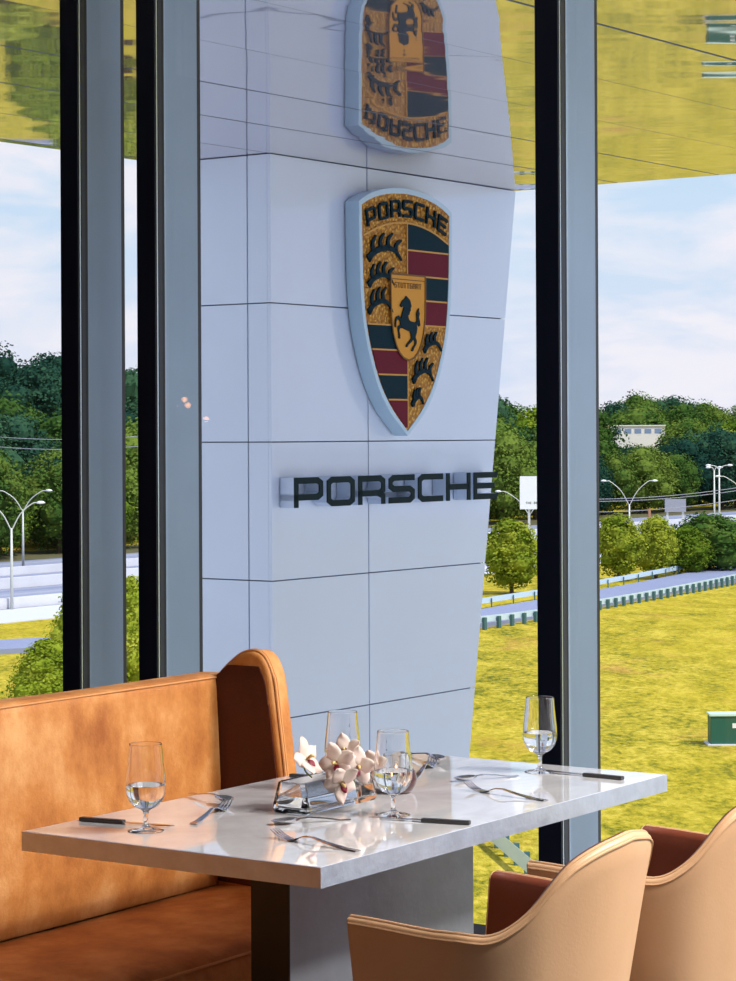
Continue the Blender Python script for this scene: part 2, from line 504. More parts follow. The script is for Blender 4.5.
# ------------------------------------------------------------------ sign pillar
PA = math.radians(54.5)
P0 = Vector((-.738, 17.95, 0))
PILX = empty('sign_pylon', P0, PA)
tag(PILX, 'tall tapering pylon clad in white glossy panels under the roof overhang', 'pillar')
def pil_w(z): return 3.545 - (3.7 - z) * .162
JZ = [3.700, 2.557, 1.492, .428, -.637]
while JZ[-1] > GZ + 1.5: JZ.append(JZ[-1] - 1.065)
JZ.append(GZ)
DEP = 1.15
core = MB()
for (x0, y0) in ((0, 0),):
    zt, zb = 3.698, GZ
    vs = [(.03, .03, zb), (pil_w(zb) - .03, .03, zb), (pil_w(zb) - .03, DEP - .03, zb), (.03, DEP - .03, zb),
          (.03, .03, zt), (pil_w(zt) - .03, .03, zt), (pil_w(zt) - .03, DEP - .03, zt), (.03, DEP - .03, zt)]
    core.add(vs, [(0,3,2,1),(4,5,6,7),(0,1,5,4),(1,2,6,5),(2,3,7,6),(3,0,4,7)])
core.build('core', M['joint'], PILX)
g = .0045
front = MB(); left = MB(); right = MB(); back = MB()
for zt, zb in zip(JZ, JZ[1:]):
    z1, z0 = zt - g, zb + g
    def quad(mb, x0t, x1t, x0b, x1b, y0, y1):
        vs = [(x0b, y0, z0), (x1b, y0, z0), (x1b, y1, z0), (x0b, y1, z0), (x0t, y0, z1), (x1t, y0, z1), (x1t, y1, z1), (x0t, y1, z1)]
        mb.add(vs, [(0,3,2,1),(4,5,6,7),(0,1,5,4),(1,2,6,5),(2,3,7,6),(3,0,4,7)])
    quad(front, 0, 1.268, 0, 1.268, 0, .03)
    quad(front, 1.282, pil_w(z1), 1.282, pil_w(z0), 0, .03)
    quad(back, 0, pil_w(z1), 0, pil_w(z0), DEP - .03, DEP)
    for y0, y1 in ((.031, .22), (.232, DEP - .031)):
        quad(left, 0, .03, 0, .03, y0, y1)
        quad(right, pil_w(z1) - .03, pil_w(z1), pil_w(z0) - .03, pil_w(z0), y0, y1)
front.build('front_cladding', M['panel'], PILX, bevel=.003)
left.build('side_cladding', M['panel'], PILX, bevel=.003)
right.build('side_cladding', M['panel'], PILX)
back.build('back_cladding', M['panel'], PILX)

# ---- letters drawn as strokes in a box of width 1 and height 1
GLY = {
 'P': [([(0,0),(0,1),(.86,1),(1,.88),(1,.42),(.86,.3),(0,.3)], False)],
 'O': [([(.14,0),(.86,0),(1,.12),(1,.88),(.86,1),(.14,1),(0,.88),(0,.12)], True)],
 'R': [([(0,0),(0,1),(.86,1),(1,.88),(1,.5),(.86,.36),(0,.36)], False), ([(.78,.36),(1,.22),(1,0)], False)],
 'S': [([(1,1),(.14,1),(0,.88),(0,.62),(.14,.5),(.86,.5),(1,.38),(1,.12),(.86,0),(0,0)], False)],
 'C': [([(1,1),(.14,1),(0,.88),(0,.12),(.14,0),(1,0)], False)],
 'H': [([(0,0),(0,1)], False), ([(1,0),(1,1)], False), ([(0,.5),(1,.5)], False)],
 'E': [([(1,1),(0,1),(0,0),(1,0)], False), ([(0,.5),(.95,.5)], False)],
 'B': [([(0,0),(0,1),(.9,1),(.9,.5),(1,.4),(1,0)], True), ([(0,.5),(.9,.5)], False)],
 'T': [([(0,1),(1,1)], False), ([(.5,0),(.5,1)], False)],
 'U': [([(0,1),(0,.12),(.14,0),(.86,0),(1,.12),(1,1)], False)],
 'G': [([(1,1),(.14,1),(0,.88),(0,.12),(.14,0),(1,0),(1,.5),(.6,.5)], False)],
 'A': [([(0,0),(0,.88),(.14,1),(.86,1),(1,.88),(1,0)], False), ([(0,.45),(1,.45)], False)],
}
def stroke_letter(mb, ch, w, h, th, f, d0, d1):
    """f(x, y, d): the letter's flat coordinates to 3D; strokes are mitred ribbons"""
    for pts, closed in GLY[ch]:
        P = [Vector((th / 2 + x * (w - th), th / 2 + y * (h - th))) for x, y in pts]
        if not closed:   # square ends
            e0 = (P[0] - P[1]).normalized() * th / 2; e1 = (P[-1] - P[-2]).normalized() * th / 2
            if len(pts) > 2 or ch in 'HTU': P[0] = P[0] + e0 * (1 if pts[0][0] not in (.78,) else 0); P[-1] = P[-1] + e1
            if ch == 'H' and pts[0][1] == .5: P[0] -= e0; P[-1] -= e1
        n = len(P); L = []; Rr = []
        for i in range(n):
            a = P[i - 1] if (i or closed) else None
            c = P[(i + 1) % n] if (i < n - 1 or closed) else None
            d1_ = (P[i] - a).normalized() if a is not None else None
            d2_ = (c - P[i]).normalized() if c is not None else None
            if d1_ is None: d1_ = d2_
            if d2_ is None: d2_ = d1_
            n1 = Vector((-d1_.y, d1_.x)); n2 = Vector((-d2_.y, d2_.x))
            m = (n1 + n2).normalized(); s = th / 2 / max(.35, m.dot(n1))
            L.append(P[i] + m * s); Rr.append(P[i] - m * s)
        rng = range(n if closed else n - 1)
        vs = [];
        for i in range(n):
            for q, d in ((L[i], d0), (Rr[i], d0), (Rr[i], d1), (L[i], d1)): vs.append(f(q.x, q.y, d))
        fs = []
        for i in rng:
            j = (i + 1) % n
            for k in range(4):
                k2 = (k + 1) % 4
                fs.append((i*4 + k, i*4 + k2, j*4 + k2, j*4 + k))
        if not closed:
            fs.append((0, 1, 2, 3)); fs.append(((n-1)*4 + 3, (n-1)*4 + 2, (n-1)*4 + 1, (n-1)*4))
        mb.add(vs, fs)

WORD = empty('wordmark_sign', P0, PA)
tag(WORD, 'row of dark raised block letters with white returns on the white pylon', 'sign')
for i, ch in enumerate('PORSCHE'):
    x0 = .092 + i * .4195; w = .365; h = .232; zb = .987; th = .049
    f = lambda x, y, d: (x0 + x, d, zb + y)
    a = MB(); stroke_letter(a, ch, w, h, th, f, -.142, -.012)
    lo = a.build('letter', M['letterside'], WORD)
    b = MB(); stroke_letter(b, ch, w, h, th, f, -.152, -.142)
    b.build('letter_face', M['letterface'], lo)

# ---- crest
CREST = empty('crest_shield_sign', P0, PA)
tag(CREST, 'large gold, maroon and dark green shield crest with rearing horse on the pylon', 'sign')
CX = 1.622
def outline(tab, zc, zt, tip, n=10):
    """right half half-width table (z -> half width), top arc centre height zt"""
    zs = [z for z, w in tab]
    ptsR = [Vector((w, z)) for z, w in tab]
    R_ = spline([(w, z, 0) for z, w in tab] + [(0, tip, 0)], 6)
    wt = tab[0][1]; z0 = tab[0][0]
    top = [(wt * math.sin(t) / math.sin(1), z0 + (zt - z0) * (math.cos(t) - math.cos(1)) / (1 - math.cos(1))) for t in [k / n for k in range(-n, n)]]
    pts = top + [(p[0], p[1]) for p in R_]
    pts += [(-p[0], p[1]) for p in reversed(R_[1:-1])]
    return [(CX + x, z) for x, z in pts]
OUT = [(3.40, .668), (3.08, .665), (2.74, .652), (2.40, .605), (2.02, .465), (1.75, .275)]
INN = [(3.372, .628), (3.08, .622), (2.74, .608), (2.39, .560), (2.02, .418), (1.77, .235)]
outer = outline(OUT, 0, 3.552, 1.532)
inner = outline(INN, 0, 3.507, 1.572)
FD = -.15
fy = lambda x, y, d: (x, d, y)
fr = MB()
n = len(outer)
# rim ring: outline outer -> inner, front, sides and back
vs = [fy(x, z, -.012) for x, z in outer] + [fy(x, z, FD) for x, z in outer] + [fy(x, z, FD) for x, z in inner] + [fy(x, z, FD + .025) for x, z in inner]
fs = []
for i in range(n):
    j = (i + 1) % n
    fs += [(i, j, n + j, n + i), (n + i, n + j, 2*n + j, 2*n + i), (2*n + i, 2*n + j, 3*n + j, 3*n + i)]
fs.append(tuple(range(n)))
fr.add(vs, fs)
fr.build('frame', M['signframe'], CREST, bevel=.004)
MB().prism(inner, FD + .004, FD + .03, fy).build('gold_field', M['gold'], CREST)
INN_S = [(p[1], p[0] - CX) for p in inner[20:20 + 37]]
def hw(z):
    t = sorted(INN_S); return lerp_table(t, z) - .012
def arc(a): return 3.270 - .37 * (a - CX) ** 2
def strip(name, z0, z1, alo, ahi, m, top=None, n=10, d=.012):
    mb = MB()
    if top:
        xs = [alo + (ahi - alo) * k / n for k in range(n + 1)]
        poly = [(alo, z0), (ahi, z0)] + [(x, top(x)) for x in reversed(xs)]
    else:
        zs = [z0 + (z1 - z0) * k / n for k in range(n + 1)]
        poly = [(alo(z), z) for z in zs] + [(ahi(z), z) for z in reversed(zs)]
    mb.prism(poly, FD - d * .2, FD + .008, fy)
    return mb.build(name, m, CREST)
def isw(z):   # half width of the small centre shield
    return lerp_table([(2.15, .0), (2.17, .075), (2.21, .13), (2.27, .175), (2.36, .215), (2.5, .243), (2.845, .248)], z) if z >= 2.15 else 0
rt = lambda z: CX + hw(z); lf = lambda z: CX - hw(z); mid = lambda z: CX
inr = lambda z: CX + isw(z); inl = lambda z: CX - isw(z)
strip('stripe', 3.058, 0, CX, CX + .612, M['signblack'], top=lambda a: arc(a) - .008)
strip('stripe', 2.85, 3.044, mid, rt, M['maroon'])
strip('stripe', 2.652, 2.836, inr, rt, M['signblack'])
strip('stripe', 2.446, 2.638, inr, rt, M['maroon'])
strip('stripe', 2.236, 2.424, lf, inl, M['signblack'])
strip('stripe', 2.036, 2.222, lf, lambda z: min(CX - isw(z), CX - .006), M['maroon'])
strip('stripe', 1.834, 2.022, lf, lambda z: CX - .006, M['signblack'])
strip('stripe', 1.60, 1.820, lf, lambda z: max(CX - .006, lf(z) + .002), M['maroon'])
def ribbon_mesh(mb, pts, ws, d0, d1, n=4):
    P = spline([(x, y, 0) for x, y in pts], n)
    W = [lerp_table([(i / (len(ws) - 1), w) for i, w in enumerate(ws)], k / (len(P) - 1)) for k in range(len(P))]
    vs = []; fs = []
    for i, p in enumerate(P):
        t = (P[min(i + 1, len(P) - 1)] - P[max(0, i - 1)]).normalized(); nn = Vector((-t.y, t.x, 0)) * W[i] / 2
        for q, d in ((p + nn, d0), (p - nn, d0), (p - nn, d1), (p + nn, d1)): vs.append(fy(q.x, q.y, d))
    for i in range(len(P) - 1):
        for k in range(4):
            fs.append((i*4 + k, i*4 + (k+1) % 4, i*4 + 4 + (k+1) % 4, i*4 + 4 + k))
    m = len(P) - 1
    fs += [(0, 1, 2, 3), (m*4 + 3, m*4 + 2, m*4 + 1, m*4)]
    mb.add(vs, fs)
# gold dividing lines
def dline(p, w):
    g_ = MB(); ribbon_mesh(g_, p, w, FD - .004, FD + .008); g_.build('dividing_line', M['goldline'], CREST)
dline([(CX + x, arc(CX + x)) for x in (-.615, -.4, -.2, 0, .2, .4, .615)], [.014, .014])
dline([(CX, 3.262), (CX, 2.85)], [.013, .013])
dline([(CX, 2.15), (CX, 1.60)], [.013, .013])
for z, a0, a1 in ((3.051, CX, rt(3.051)), (2.843, CX, rt(2.843)), (2.645, inr(2.645), rt(2.645)), (2.44, inr(2.44), rt(2.44)),
                  (2.43, lf(2.43), inl(2.43)), (2.229, lf(2.229), inl(2.229)), (2.029, lf(2.03), CX), (1.827, lf(1.827), CX)):
    dline([(a0, z), (a1, z)], [.013, .013])
def antler(a, z, w, h, nt=4):
    mb = MB(); h *= 1.15; q = lambda x, y: (a + x * w, z + y * h)
    beam = [q(-.03, -.05), q(.12, .22), (q(.35, .42)), q(.6, .48), q(.82, .38), q(1, .02)]
    ribbon_mesh(mb, beam, [k * (.55 + w) for k in (.062, .046, .048, .042, .032, .01)], FD - .012, FD + .008)
    ribbon_mesh(mb, [q(-.05, .12), q(.0, -.02), q(.03, -.14)], [.018, .03, .016], FD - .012, FD + .008)
    tin = [((.14, .24), (.10, .6), (.2, .95)), ((.36, .42), (.34, .78), (.46, 1.08)), ((.6, .46), (.58, .82), (.72, 1.1)), ((.82, .4), (.84, .66), (1.0, .86))]
    for t3 in tin[:nt]:
        ribbon_mesh(mb, [q(*p) for p in t3], [k * (.55 + w) for k in (.044, .036, .014)], FD - .012, FD + .008)
    mb.build('antler', M['signblack'], CREST)
antler(1.085, 2.955, .45, .17); antler(1.085, 2.745, .34, .15); antler(1.085, 2.53, .32, .16, 3)
antler(1.865, 2.235, .25, .125, 3); antler(1.705, 1.985, .285, .15); antler(1.690, 1.790, .155, .11, 3)
# curved lettering
tx = MB(); LW = .137; GP = .029
for i, ch in enumerate('PORSCHE'):
    xa = -.565 + i * (LW + GP) * 1.0
    def f(x, y, d, xa=xa):
        s = xa + x
        # walk along the arc: angle from the parabola's slope at the letter's middle
        sm = xa + LW / 2; slope = -2 * .37 * sm * .95; ang = math.atan(slope)
        bx = CX + sm; bz = arc(bx) + .045
        dx = x - LW / 2
        return (bx + dx * math.cos(ang) - y * math.sin(ang) * .6, d, bz + dx * math.sin(ang) + y * math.cos(ang))
    stroke_letter(tx, ch, LW, .142, .023, f, FD - .014, FD + .006)
tx.build('crest_lettering', M['signblack'], CREST)
# centre shield
cs = [(CX + x, z) for z, x in [(2.845, .248), (2.7, .248), (2.5, .243), (2.36, .215), (2.27, .175), (2.21, .13), (2.17, .075), (2.15, 0)]]
cs += [(2 * CX - x, z) for x, z in reversed(cs[:-1])]
CS = MB().prism(cs, FD - .010, FD + .004, fy).build('centre_shield', M['goldflat'], CREST)
rimm = MB()
for i in range(len(cs)):
    ribbon_mesh(rimm, [cs[i], cs[(i + 1) % len(cs)]], [.014, .014], FD - .015, FD - .008, n=1)
ribbon_mesh(rimm, [(CX - .24, 2.805), (CX + .24, 2.805)], [.007, .007], FD - .014, FD - .008)
rimm.build('shield_rim', mat('crest_bronze_line', rgb(120, 78, 24), .4, metal=.3), CS)
tt = MB()
for i, ch in enumerate('STUTTGART'):
    f = lambda x, y, d, i=i: (CX - .195 + i * .0435 + x, d, 2.735 + y)
    stroke_letter(tt, ch, .034, .045, .007, f, FD - .014, FD - .008)
tt.build('shield_lettering', bpy.data.materials['crest_bronze_line'], CS)
HORSE = [(1.595,2.671),(1.574,2.649),(1.546,2.636),(1.525,2.614),(1.511,2.593),(1.525,2.578),(1.554,2.589),(1.567,2.582),(1.542,2.542),(1.519,2.486),(1.51,2.446),(1.523,2.417),(1.562,2.406),(1.605,2.395),(1.649,2.386),(1.663,2.362),(1.666,2.332),(1.634,2.301),(1.599,2.278),(1.588,2.258),(1.606,2.256),(1.62,2.275),(1.666,2.3),(1.698,2.325),(1.702,2.333),(1.712,2.313),(1.719,2.283),(1.687,2.257),(1.666,2.227),(1.687,2.224),(1.705,2.251),(1.737,2.284),(1.744,2.309),(1.723,2.343),(1.741,2.374),(1.752,2.415),(1.745,2.444),(1.756,2.453),(1.777,2.43),(1.795,2.441),(1.788,2.476),(1.774,2.506),(1.789,2.536),(1.775,2.556),(1.779,2.581),(1.757,2.56),(1.743,2.535),(1.746,2.505),(1.749,2.475),(1.73,2.462),(1.689,2.464),(1.65,2.471),(1.629,2.485),(1.619,2.515),(1.636,2.52),(1.644,2.546),(1.658,2.556),(1.654,2.576),(1.669,2.592),(1.658,2.616),(1.648,2.641),(1.625,2.655)]
LEG1 = [(1.519,2.486),(1.489,2.51),(1.461,2.502),(1.437,2.473),(1.433,2.419),(1.447,2.412),(1.454,2.464),(1.479,2.485),(1.515,2.460)]
LEG2 = [(1.513,2.436),(1.478,2.425),(1.474,2.405),(1.488,2.356),(1.488,2.326),(1.505,2.322),(1.509,2.352),(1.495,2.386),(1.502,2.406),(1.535,2.407)]
hm = MB()
for i, pl in enumerate((HORSE, LEG1, LEG2)): hm.prism([(x - .012, y) for x, y in pl], FD - .020 + i * .001, FD - .008, fy)
ho = hm.build('horse_emblem', M['signblack'], CS)
for p in ho.data.polygons: pass

# ------------------------------------------------------------------ table
TABLE = empty('dining_table', T(0, 0), UA)
tag(TABLE, 'long polished pale stone table with steel edge on a slab pedestal', 'table')
TL, TW = 1.403, .741
MB().box((.004, .004, .742), (TL - .004, TW - .004, .75)).build('table_top', M['stone'], TABLE)
fr = MB()
vs = []
for z in (.710, .7495):
    for o_ in (0, .0045):
        vs += [(o_, o_, z), (TL - o_, o_, z), (TL - o_, TW - o_, z), (o_, TW - o_, z)]
# outer band as four bars
fr.box((0, 0, .711), (TL, .004, .7495)).box((0, TW - .004, .711), (TL, TW, .7495)).box((0, .004, .711), (.004, TW - .004, .7495)).box((TL - .004, .004, .711), (TL, TW - .004, .7495))
fr.box((.004, .004, .711), (TL - .004, TW - .004, .7415))
fr.build('steel_edge', M['edge'], TABLE)
pd = MB(); pd.box((.331, .315, 0), (1.05, .405, .711)); pd.build('pedestal', M['pedestal'], TABLE, bevel=.002)
for x_ in (.327, ): MB().box((x_, .312, 0.0), (x_ + .004, .408, .711)).build('end_face', M['pedblack'], TABLE)  # near end of the slab coloured almost black

# ------------------------------------------------------------------ bench
BENCH = empty('banquette_bench', T(0, 0), UA)
tag(BENCH, 'saddle brown upholstered banquette with a winged end behind the table', 'bench')
BB, BE = 1.06, 1.055       # back plane, wing plane
A0 = -2.2
back = MB()
N = 60
def back_profile(k, a):
    # cross section of back: slightly padded front, rounded top
    return [(BB + .0, .44), (BB - .012, .55), (BB - .014, .7), (BB - .008, .85), (BB - .003, .93), (BB, .949), (BB + .008, .9565), (BB + .03, .958), (BB + .075, .957), (BB + .085, .94), (BB + .085, .05)]
ring = []
vs = []; fs = []
prof = back_profile(0, 0); m_ = len(prof)
for i in range(N + 1):
    a = A0 + (BE - A0) * i / N
    for b, z in prof:
        vs.append((a, b + .004 * noise.noise(Vector((a * 3, z * 3, 0))), z + (.006 * noise.noise(Vector((a * 2, 5, 0))) if z > .9 else 0)))
for i in range(N):
    for k in range(m_ - 1):
        fs.append((i*m_ + k, i*m_ + k + 1, (i+1)*m_ + k + 1, (i+1)*m_ + k))
fs.append(tuple(range(m_))); fs.append(tuple(range(N*m_, (N+1)*m_)))
back.add(vs, fs)
back.build('backrest', M['bench'], BENCH, smooth=True, auto=50)
pp = MB(); pp.tube([(A0 + (BE - A0) * i / 40, BB - .001, .9515) for i in range(41)], .0026, 6); pp.build('piping', M['piping'], bpy.data.objects['backrest'])
# wing
WING = [(1.16, .955), (1.058, .958), (1.027, .985), (.990, 1.011), (.952, 1.021), (.925, 1.012), (.908, .992), (.893, .955), (.883, .89), (.867, .77), (.857, .700), (.835, .60), (.80, .44), (.77, .25), (.75, .02), (1.16, .02)]
wp = [(p.x, p.y) for p in spline([(b, z, 0) for b, z in WING[1:-1]], 4)]
wp = [(1.16, .955)] + wp + [(1.16, .02)]
wg = MB(); wg.prism(wp, BE, BE + .068, lambda x, y, d: (d, x, y))
wo = wg.build('wing', M['bench'], BENCH, smooth=True, bevel=.012, bseg=4, auto=35)
pp = MB(); edge = [p for p in wp[1:-1]]
for d in (BE + .010, BE + .018):
    pp.tube([(d, x - .003 if z < .96 else x, z + (.002 if z > .9 else 0)) for x, z in edge], .0032, 6)
pp.build('piping', M['piping'], wo)
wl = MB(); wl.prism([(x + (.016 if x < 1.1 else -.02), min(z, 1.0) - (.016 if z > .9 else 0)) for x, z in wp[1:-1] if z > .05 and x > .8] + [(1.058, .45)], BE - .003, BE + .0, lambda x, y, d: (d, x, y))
wl.build('wing_shade_panel', M['wingshade'], BENCH)  # shade on the wing's inner face, put in as a dark sheet
# seat with rounded front
st = MB(); SF = .565
prof = [(BB + .005, .15), (BB + .005, .435), (BB - .1, .445), (.85, .449), (.70, .447), (.62, .442), (.585, .43), (.568, .41), (.562, .38), (.566, .30), (.575, .15)]
m_ = len(prof); vs = []; fs = []
for i in range(N + 1):
    a = A0 + (BE - A0) * i / N
    for b, z in prof:
        vs.append((a, b, z + (.005 * noise.noise(Vector((a * 2.5, b * 3, 1))) if z > .4 else 0)))
for i in range(N):
    for k in range(m_ - 1): fs.append((i*m_ + k, i*m_ + k + 1, (i+1)*m_ + k + 1, (i+1)*m_ + k))
fs.append(tuple(range(m_))); fs.append(tuple(range(N*m_, (N+1)*m_)))
st.add(vs, fs); so = st.build('seat', M['bench'], BENCH, smooth=True, auto=60)
pp = MB(); pp.tube([(A0 + (BE - A0) * i / 40, .572, .424) for i in range(41)], .004, 6); pp.build('piping', M['piping'], so)
MB().box((A0, .62, 0), (BE, BB + .05, .15)).build('plinth', M['wood'], BENCH)

# ------------------------------------------------------------------ tub chairs
def make_chair():
    root = empty('tub_chair')
    ZR = [(0, .650), (22, .645), (36, .682), (44, .720), (52, .762), (60, .784), (72, .803), (90, .815)]
    def zr(th):
        th = th if th <= 90 else 180 - th
        if th < 0: return .645 + .006 * min(1, -th / 20)
        # smooth the table
        return sum(lerp_table(ZR, th + d) for d in (-5, -2.5, 0, 2.5, 5)) / 5 if th > 3 else .648
    path = []   # (x, y, nx, ny, z)
    rx, ry, cy, tipy = .274, .245, .2, -.01
    ns = 8
    for i in range(ns): path.append((rx, tipy + (cy - tipy) * i / ns, 1, 0, .655 - .008 * sstep(0, 1, i / ns)))
    for i in range(61):
        th = i * 3; t = math.radians(th)
        nx, ny = math.cos(t) / rx, math.sin(t) / ry; l = math.hypot(nx, ny)
        path.append((rx * math.cos(t), cy + ry * math.sin(t), nx / l, ny / l, zr(th)))
    for i in range(ns, 0, -1): path.append((-rx, tipy + (cy - tipy) * (i - 1) / ns, -1, 0, .655 - .008 * sstep(0, 1, (i - 1) / ns)))
    TH = .034
    zb = .26
    # across the wall: outer bottom -> rim -> inner bottom
    def section(outer):
        vs = []; fs = []
        K = 12
        for (x, y, nx, ny, z) in path:
            for k in range(K + 1):
                if outer:
                    s = k / K; zz = zb + (z - .012 - zb) * s
                    off = -(z - zz) * .17 - .004 * 0
                    if k == K: off = -.001
                    vs.append((x + nx * off, y + ny * off, zz))
                else:
                    s = k / K; zz = z - .012 - (z - .012 - zb) * s
                    off = -TH - (z - zz) * .15
                    vs.append((x + nx * off, y + ny * off, zz))
            if outer:   # add half of the rim
                for t in (30, 60, 90):
                    c = math.cos(math.radians(t)); s_ = math.sin(math.radians(t))
                    vs.append((x + nx * (-TH/2 + TH/2 * c), y + ny * (-TH/2 + TH/2 * c), z - .012 + .012 * s_))
            else:
                pass
        if not outer:
            vs2 = []
            for j, (x, y, nx, ny, z) in enumerate(path):
                for t in (90, 120, 150):
                    c = math.cos(math.radians(t)); s_ = math.sin(math.radians(t))
                    vs2.append((x + nx * (-TH/2 + TH/2 * c), y + ny * (-TH/2 + TH/2 * c), z - .012 + .012 * s_))
                vs2 += vs[j * (K + 1):(j + 1) * (K + 1)]
            vs = vs2
        mm = K + 4
        for i in range(len(path) - 1):
            for k in range(mm - 1): fs.append((i*mm + k, i*mm + k + 1, (i+1)*mm + k + 1, (i+1)*mm + k))
        return MB().add(vs, fs), mm
    o, mm = section(True); outer = o.build('outer_shell', M['chair'], root, smooth=True, recalc=True)
    i_, mm = section(False); innr = i_.build('inner_shell', M['chairinner'], root, smooth=True, recalc=True)  # inside is a darker red brown than the outer shell
    # arm fronts close the shell
    for s in (0, len(path) - 1):
        x, y, nx, ny, z = path[s]; mb = MB()
        sg = 1 if nx > 0 else -1
        pts = []
        for k in range(9):
            zz = zb + (z - .012 - zb) * k / 8; pts.append((x - sg * (z - zz) * .17, zz))
        for t in (30, 60, 90, 120, 150): pts.append((x + sg * (-TH/2 + TH/2 * math.cos(math.radians(t))), z - .012 + .012 * math.sin(math.radians(t))))
        for k in range(9):
            zz = z - .012 - (z - .012 - zb) * k / 8; pts.append((x + sg * (-TH - (z - zz) * .15), zz))
        mb.prism(pts, y - .004, y + .001, lambda a, b, d: (a, d, b)); mb.build('arm_front', M['chair'], root, bevel=.002)
    pm = MB()
    for dd, dz in ((-.0015, -.014), (-.010, -.0015)):
        pm.tube([(x + nx * dd, y + ny * dd, z + dz + .0005) for x, y, nx, ny, z in path], .0028, 6)
    pm.build('piping', M['chair'], outer)
    # seat cushion
    sc = MB(); pts = []
    inn = [(x - nx * (TH + .075), y - ny * (TH + .075)) for x, y, nx, ny, z in path]
    for (zz, k) in ((.36, 1.0), (.44, 1.0), (.462, .985), (.472, .93)):
        pts.append([(x * k, (y - .15) * k + .15, zz) for x, y in inn])
    vs = [p for r_ in pts for p in r_]; nn_ = len(inn); fs = []
    for r_ in range(3):
        for i in range(nn_):
            j = (i + 1) % nn_; fs.append((r_*nn_ + i, r_*nn_ + j, (r_+1)*nn_ + j, (r_+1)*nn_ + i))
    fs.append(tuple(range(nn_))); fs.append(tuple(range(3*nn_, 4*nn_)))
    sc.add(vs, fs); sc.build('seat', M['chairinner'], root, smooth=True, auto=50)
    MB().prism([(x * .95, y * .95 + .005) for x, y in inn], .28, .37, lambda x, y, d: (x, y, d)).build('seat_base', M['wood'], root)
    for x, y in ((.15, .03), (-.15, .03), (.13, .33), (-.13, .33)):
        MB().tube([(x, y, .3), (x * 1.25, y + (y - .18) * .25, 0)], [.019, .011], 10).build('leg', M['wood'], root, smooth=True)
    return root
CH = make_chair()
CH.location = T(.324, -.035); CH.rotation_euler = (0, 0, UA + PI)
tag(CH, 'tan leather tub chair nearer the camera, tucked under the long side of the stone table', 'chair', 'tan leather tub chairs')
C2 = copy_tree(CH)
C2.location = T(.986, -.035)
tag(C2, 'tan leather tub chair at the window end of the table, cut by the frame', 'chair', 'tan leather tub chairs')

# ------------------------------------------------------------------ goblets
def make_goblet():
    root = empty('water_goblet')
    outp = [(0, .0), (.036, .0), (.0365, .0012), (.030, .003), (.012, .0065), (.006, .011), (.0048, .018), (.0046, .03), (.0060, .040), (.012, .0445), (.024, .0505), (.034, .062), (.0395, .076), (.0408, .088), (.0400, .104), (.0375, .128), (.0352, .150), (.0334, .1735), (.0332, .1758), (.0330, .1765)]
    inp = [(.0325, .1765), (.0323, .1758), (.0325, .1735), (.0341, .150), (.0363, .128), (.0388, .104), (.0396, .088), (.0383, .076), (.0328, .063), (.0225, .0520), (.0105, .0468), (0, .0458)]
    MB().lathe(outp + inp, 48).build('bowl_and_stem', M['glass'], root, smooth=True)
    wpf = [(0, .0452), (.0105, .0464), (.0225, .0516), (.0330, .0627), (.0386, .0758), (.0399, .088), (.0396, .0935), (0, .0935)]
    MB().lathe(wpf, 48).build('water', M['water'], root, smooth=True, auto=50)
    return root
GB = make_goblet()
spots = [((.138, .53), 'water goblet standing alone at the left end of the table before the bench'),
         ((.572, .218), 'water goblet in the middle of the table, in front of the dark candle bowl'),
         ((.80, .505), 'water goblet standing behind the orchids, next to the pylon in view'),
         ((1.28, .271), 'water goblet at the window end of the table, against the black mullion')]
for i, ((a, b), lab) in enumerate(spots):
    o = GB if i == 0 else copy_tree(GB)
    o.location = T(a, b, .7502); o.rotation_euler = (0, 0, i)
    tag(o, lab, 'glass', 'water goblets on the table')

# ------------------------------------------------------------------ cutlery
def orient(o, tip, end, z=.7505):
    """object's origin at its handle end, local +x towards the tip"""
    p, q = T(*tip), T(*end); d = p - q
    o.location = (q.x, q.y, z); o.rotation_euler = (0, 0, math.atan2(d.y, d.x))
def ribbon3(mb, pts, widths, th):
    """bar along x with profile height z, width and thickness"""
    vs = []; fs = []
    for (x, z), w in zip(pts, widths):
        vs += [(x, -w/2, z), (x, w/2, z), (x, w/2 * .9, z + th), (x, -w/2 * .9, z + th)]
    for i in range(len(pts) - 1):
        for k in range(4): fs.append((i*4 + k, i*4 + (k+1) % 4, i*4 + 4 + (k+1) % 4, i*4 + 4 + k))
    m = (len(pts) - 1) * 4
    fs += [(0, 1, 2, 3), (m + 3, m + 2, m + 1, m)]
    mb.add(vs, fs)
def make_fork(L=.215):
    mb = MB()
    hz = [(0, .001), (.03, .001), (.08, .006), (.115, .0115), (.135, .010), (.15, .004)]
    ribbon3(mb, [(x, z) for x, z in hz], [.016, .0155, .010, .0065, .007, .016], .0022)
    # head
    ribbon3(mb, [(.15, .004), (.158, .001), (.168, .0005)], [.016, .023, .0245], .002)
    for k in range(4):
        y = (-1.5 + k) * .0065
        pts = [(.167, .0007), (.182, .002), (.198, .007), (.212, .015)]
        vs = []; fs = []
        for j, (x, z) in enumerate(pts):
            w = (.0042, .0036, .003, .0012)[j]
            vs += [(x, y - w/2, z), (x, y + w/2, z), (x, y + w/2, z + .0018), (x, y - w/2, z + .0018)]
        for i in range(3):
            for q in range(4): fs.append((i*4 + q, i*4 + (q+1) % 4, i*4 + 4 + (q+1) % 4, i*4 + 4 + q))
        fs.append((0, 1, 2, 3)); fs.append((15, 14, 13, 12))
        mb.add(vs, fs)
    return mb.build('fork', M['steel'], smooth=True, auto=40)
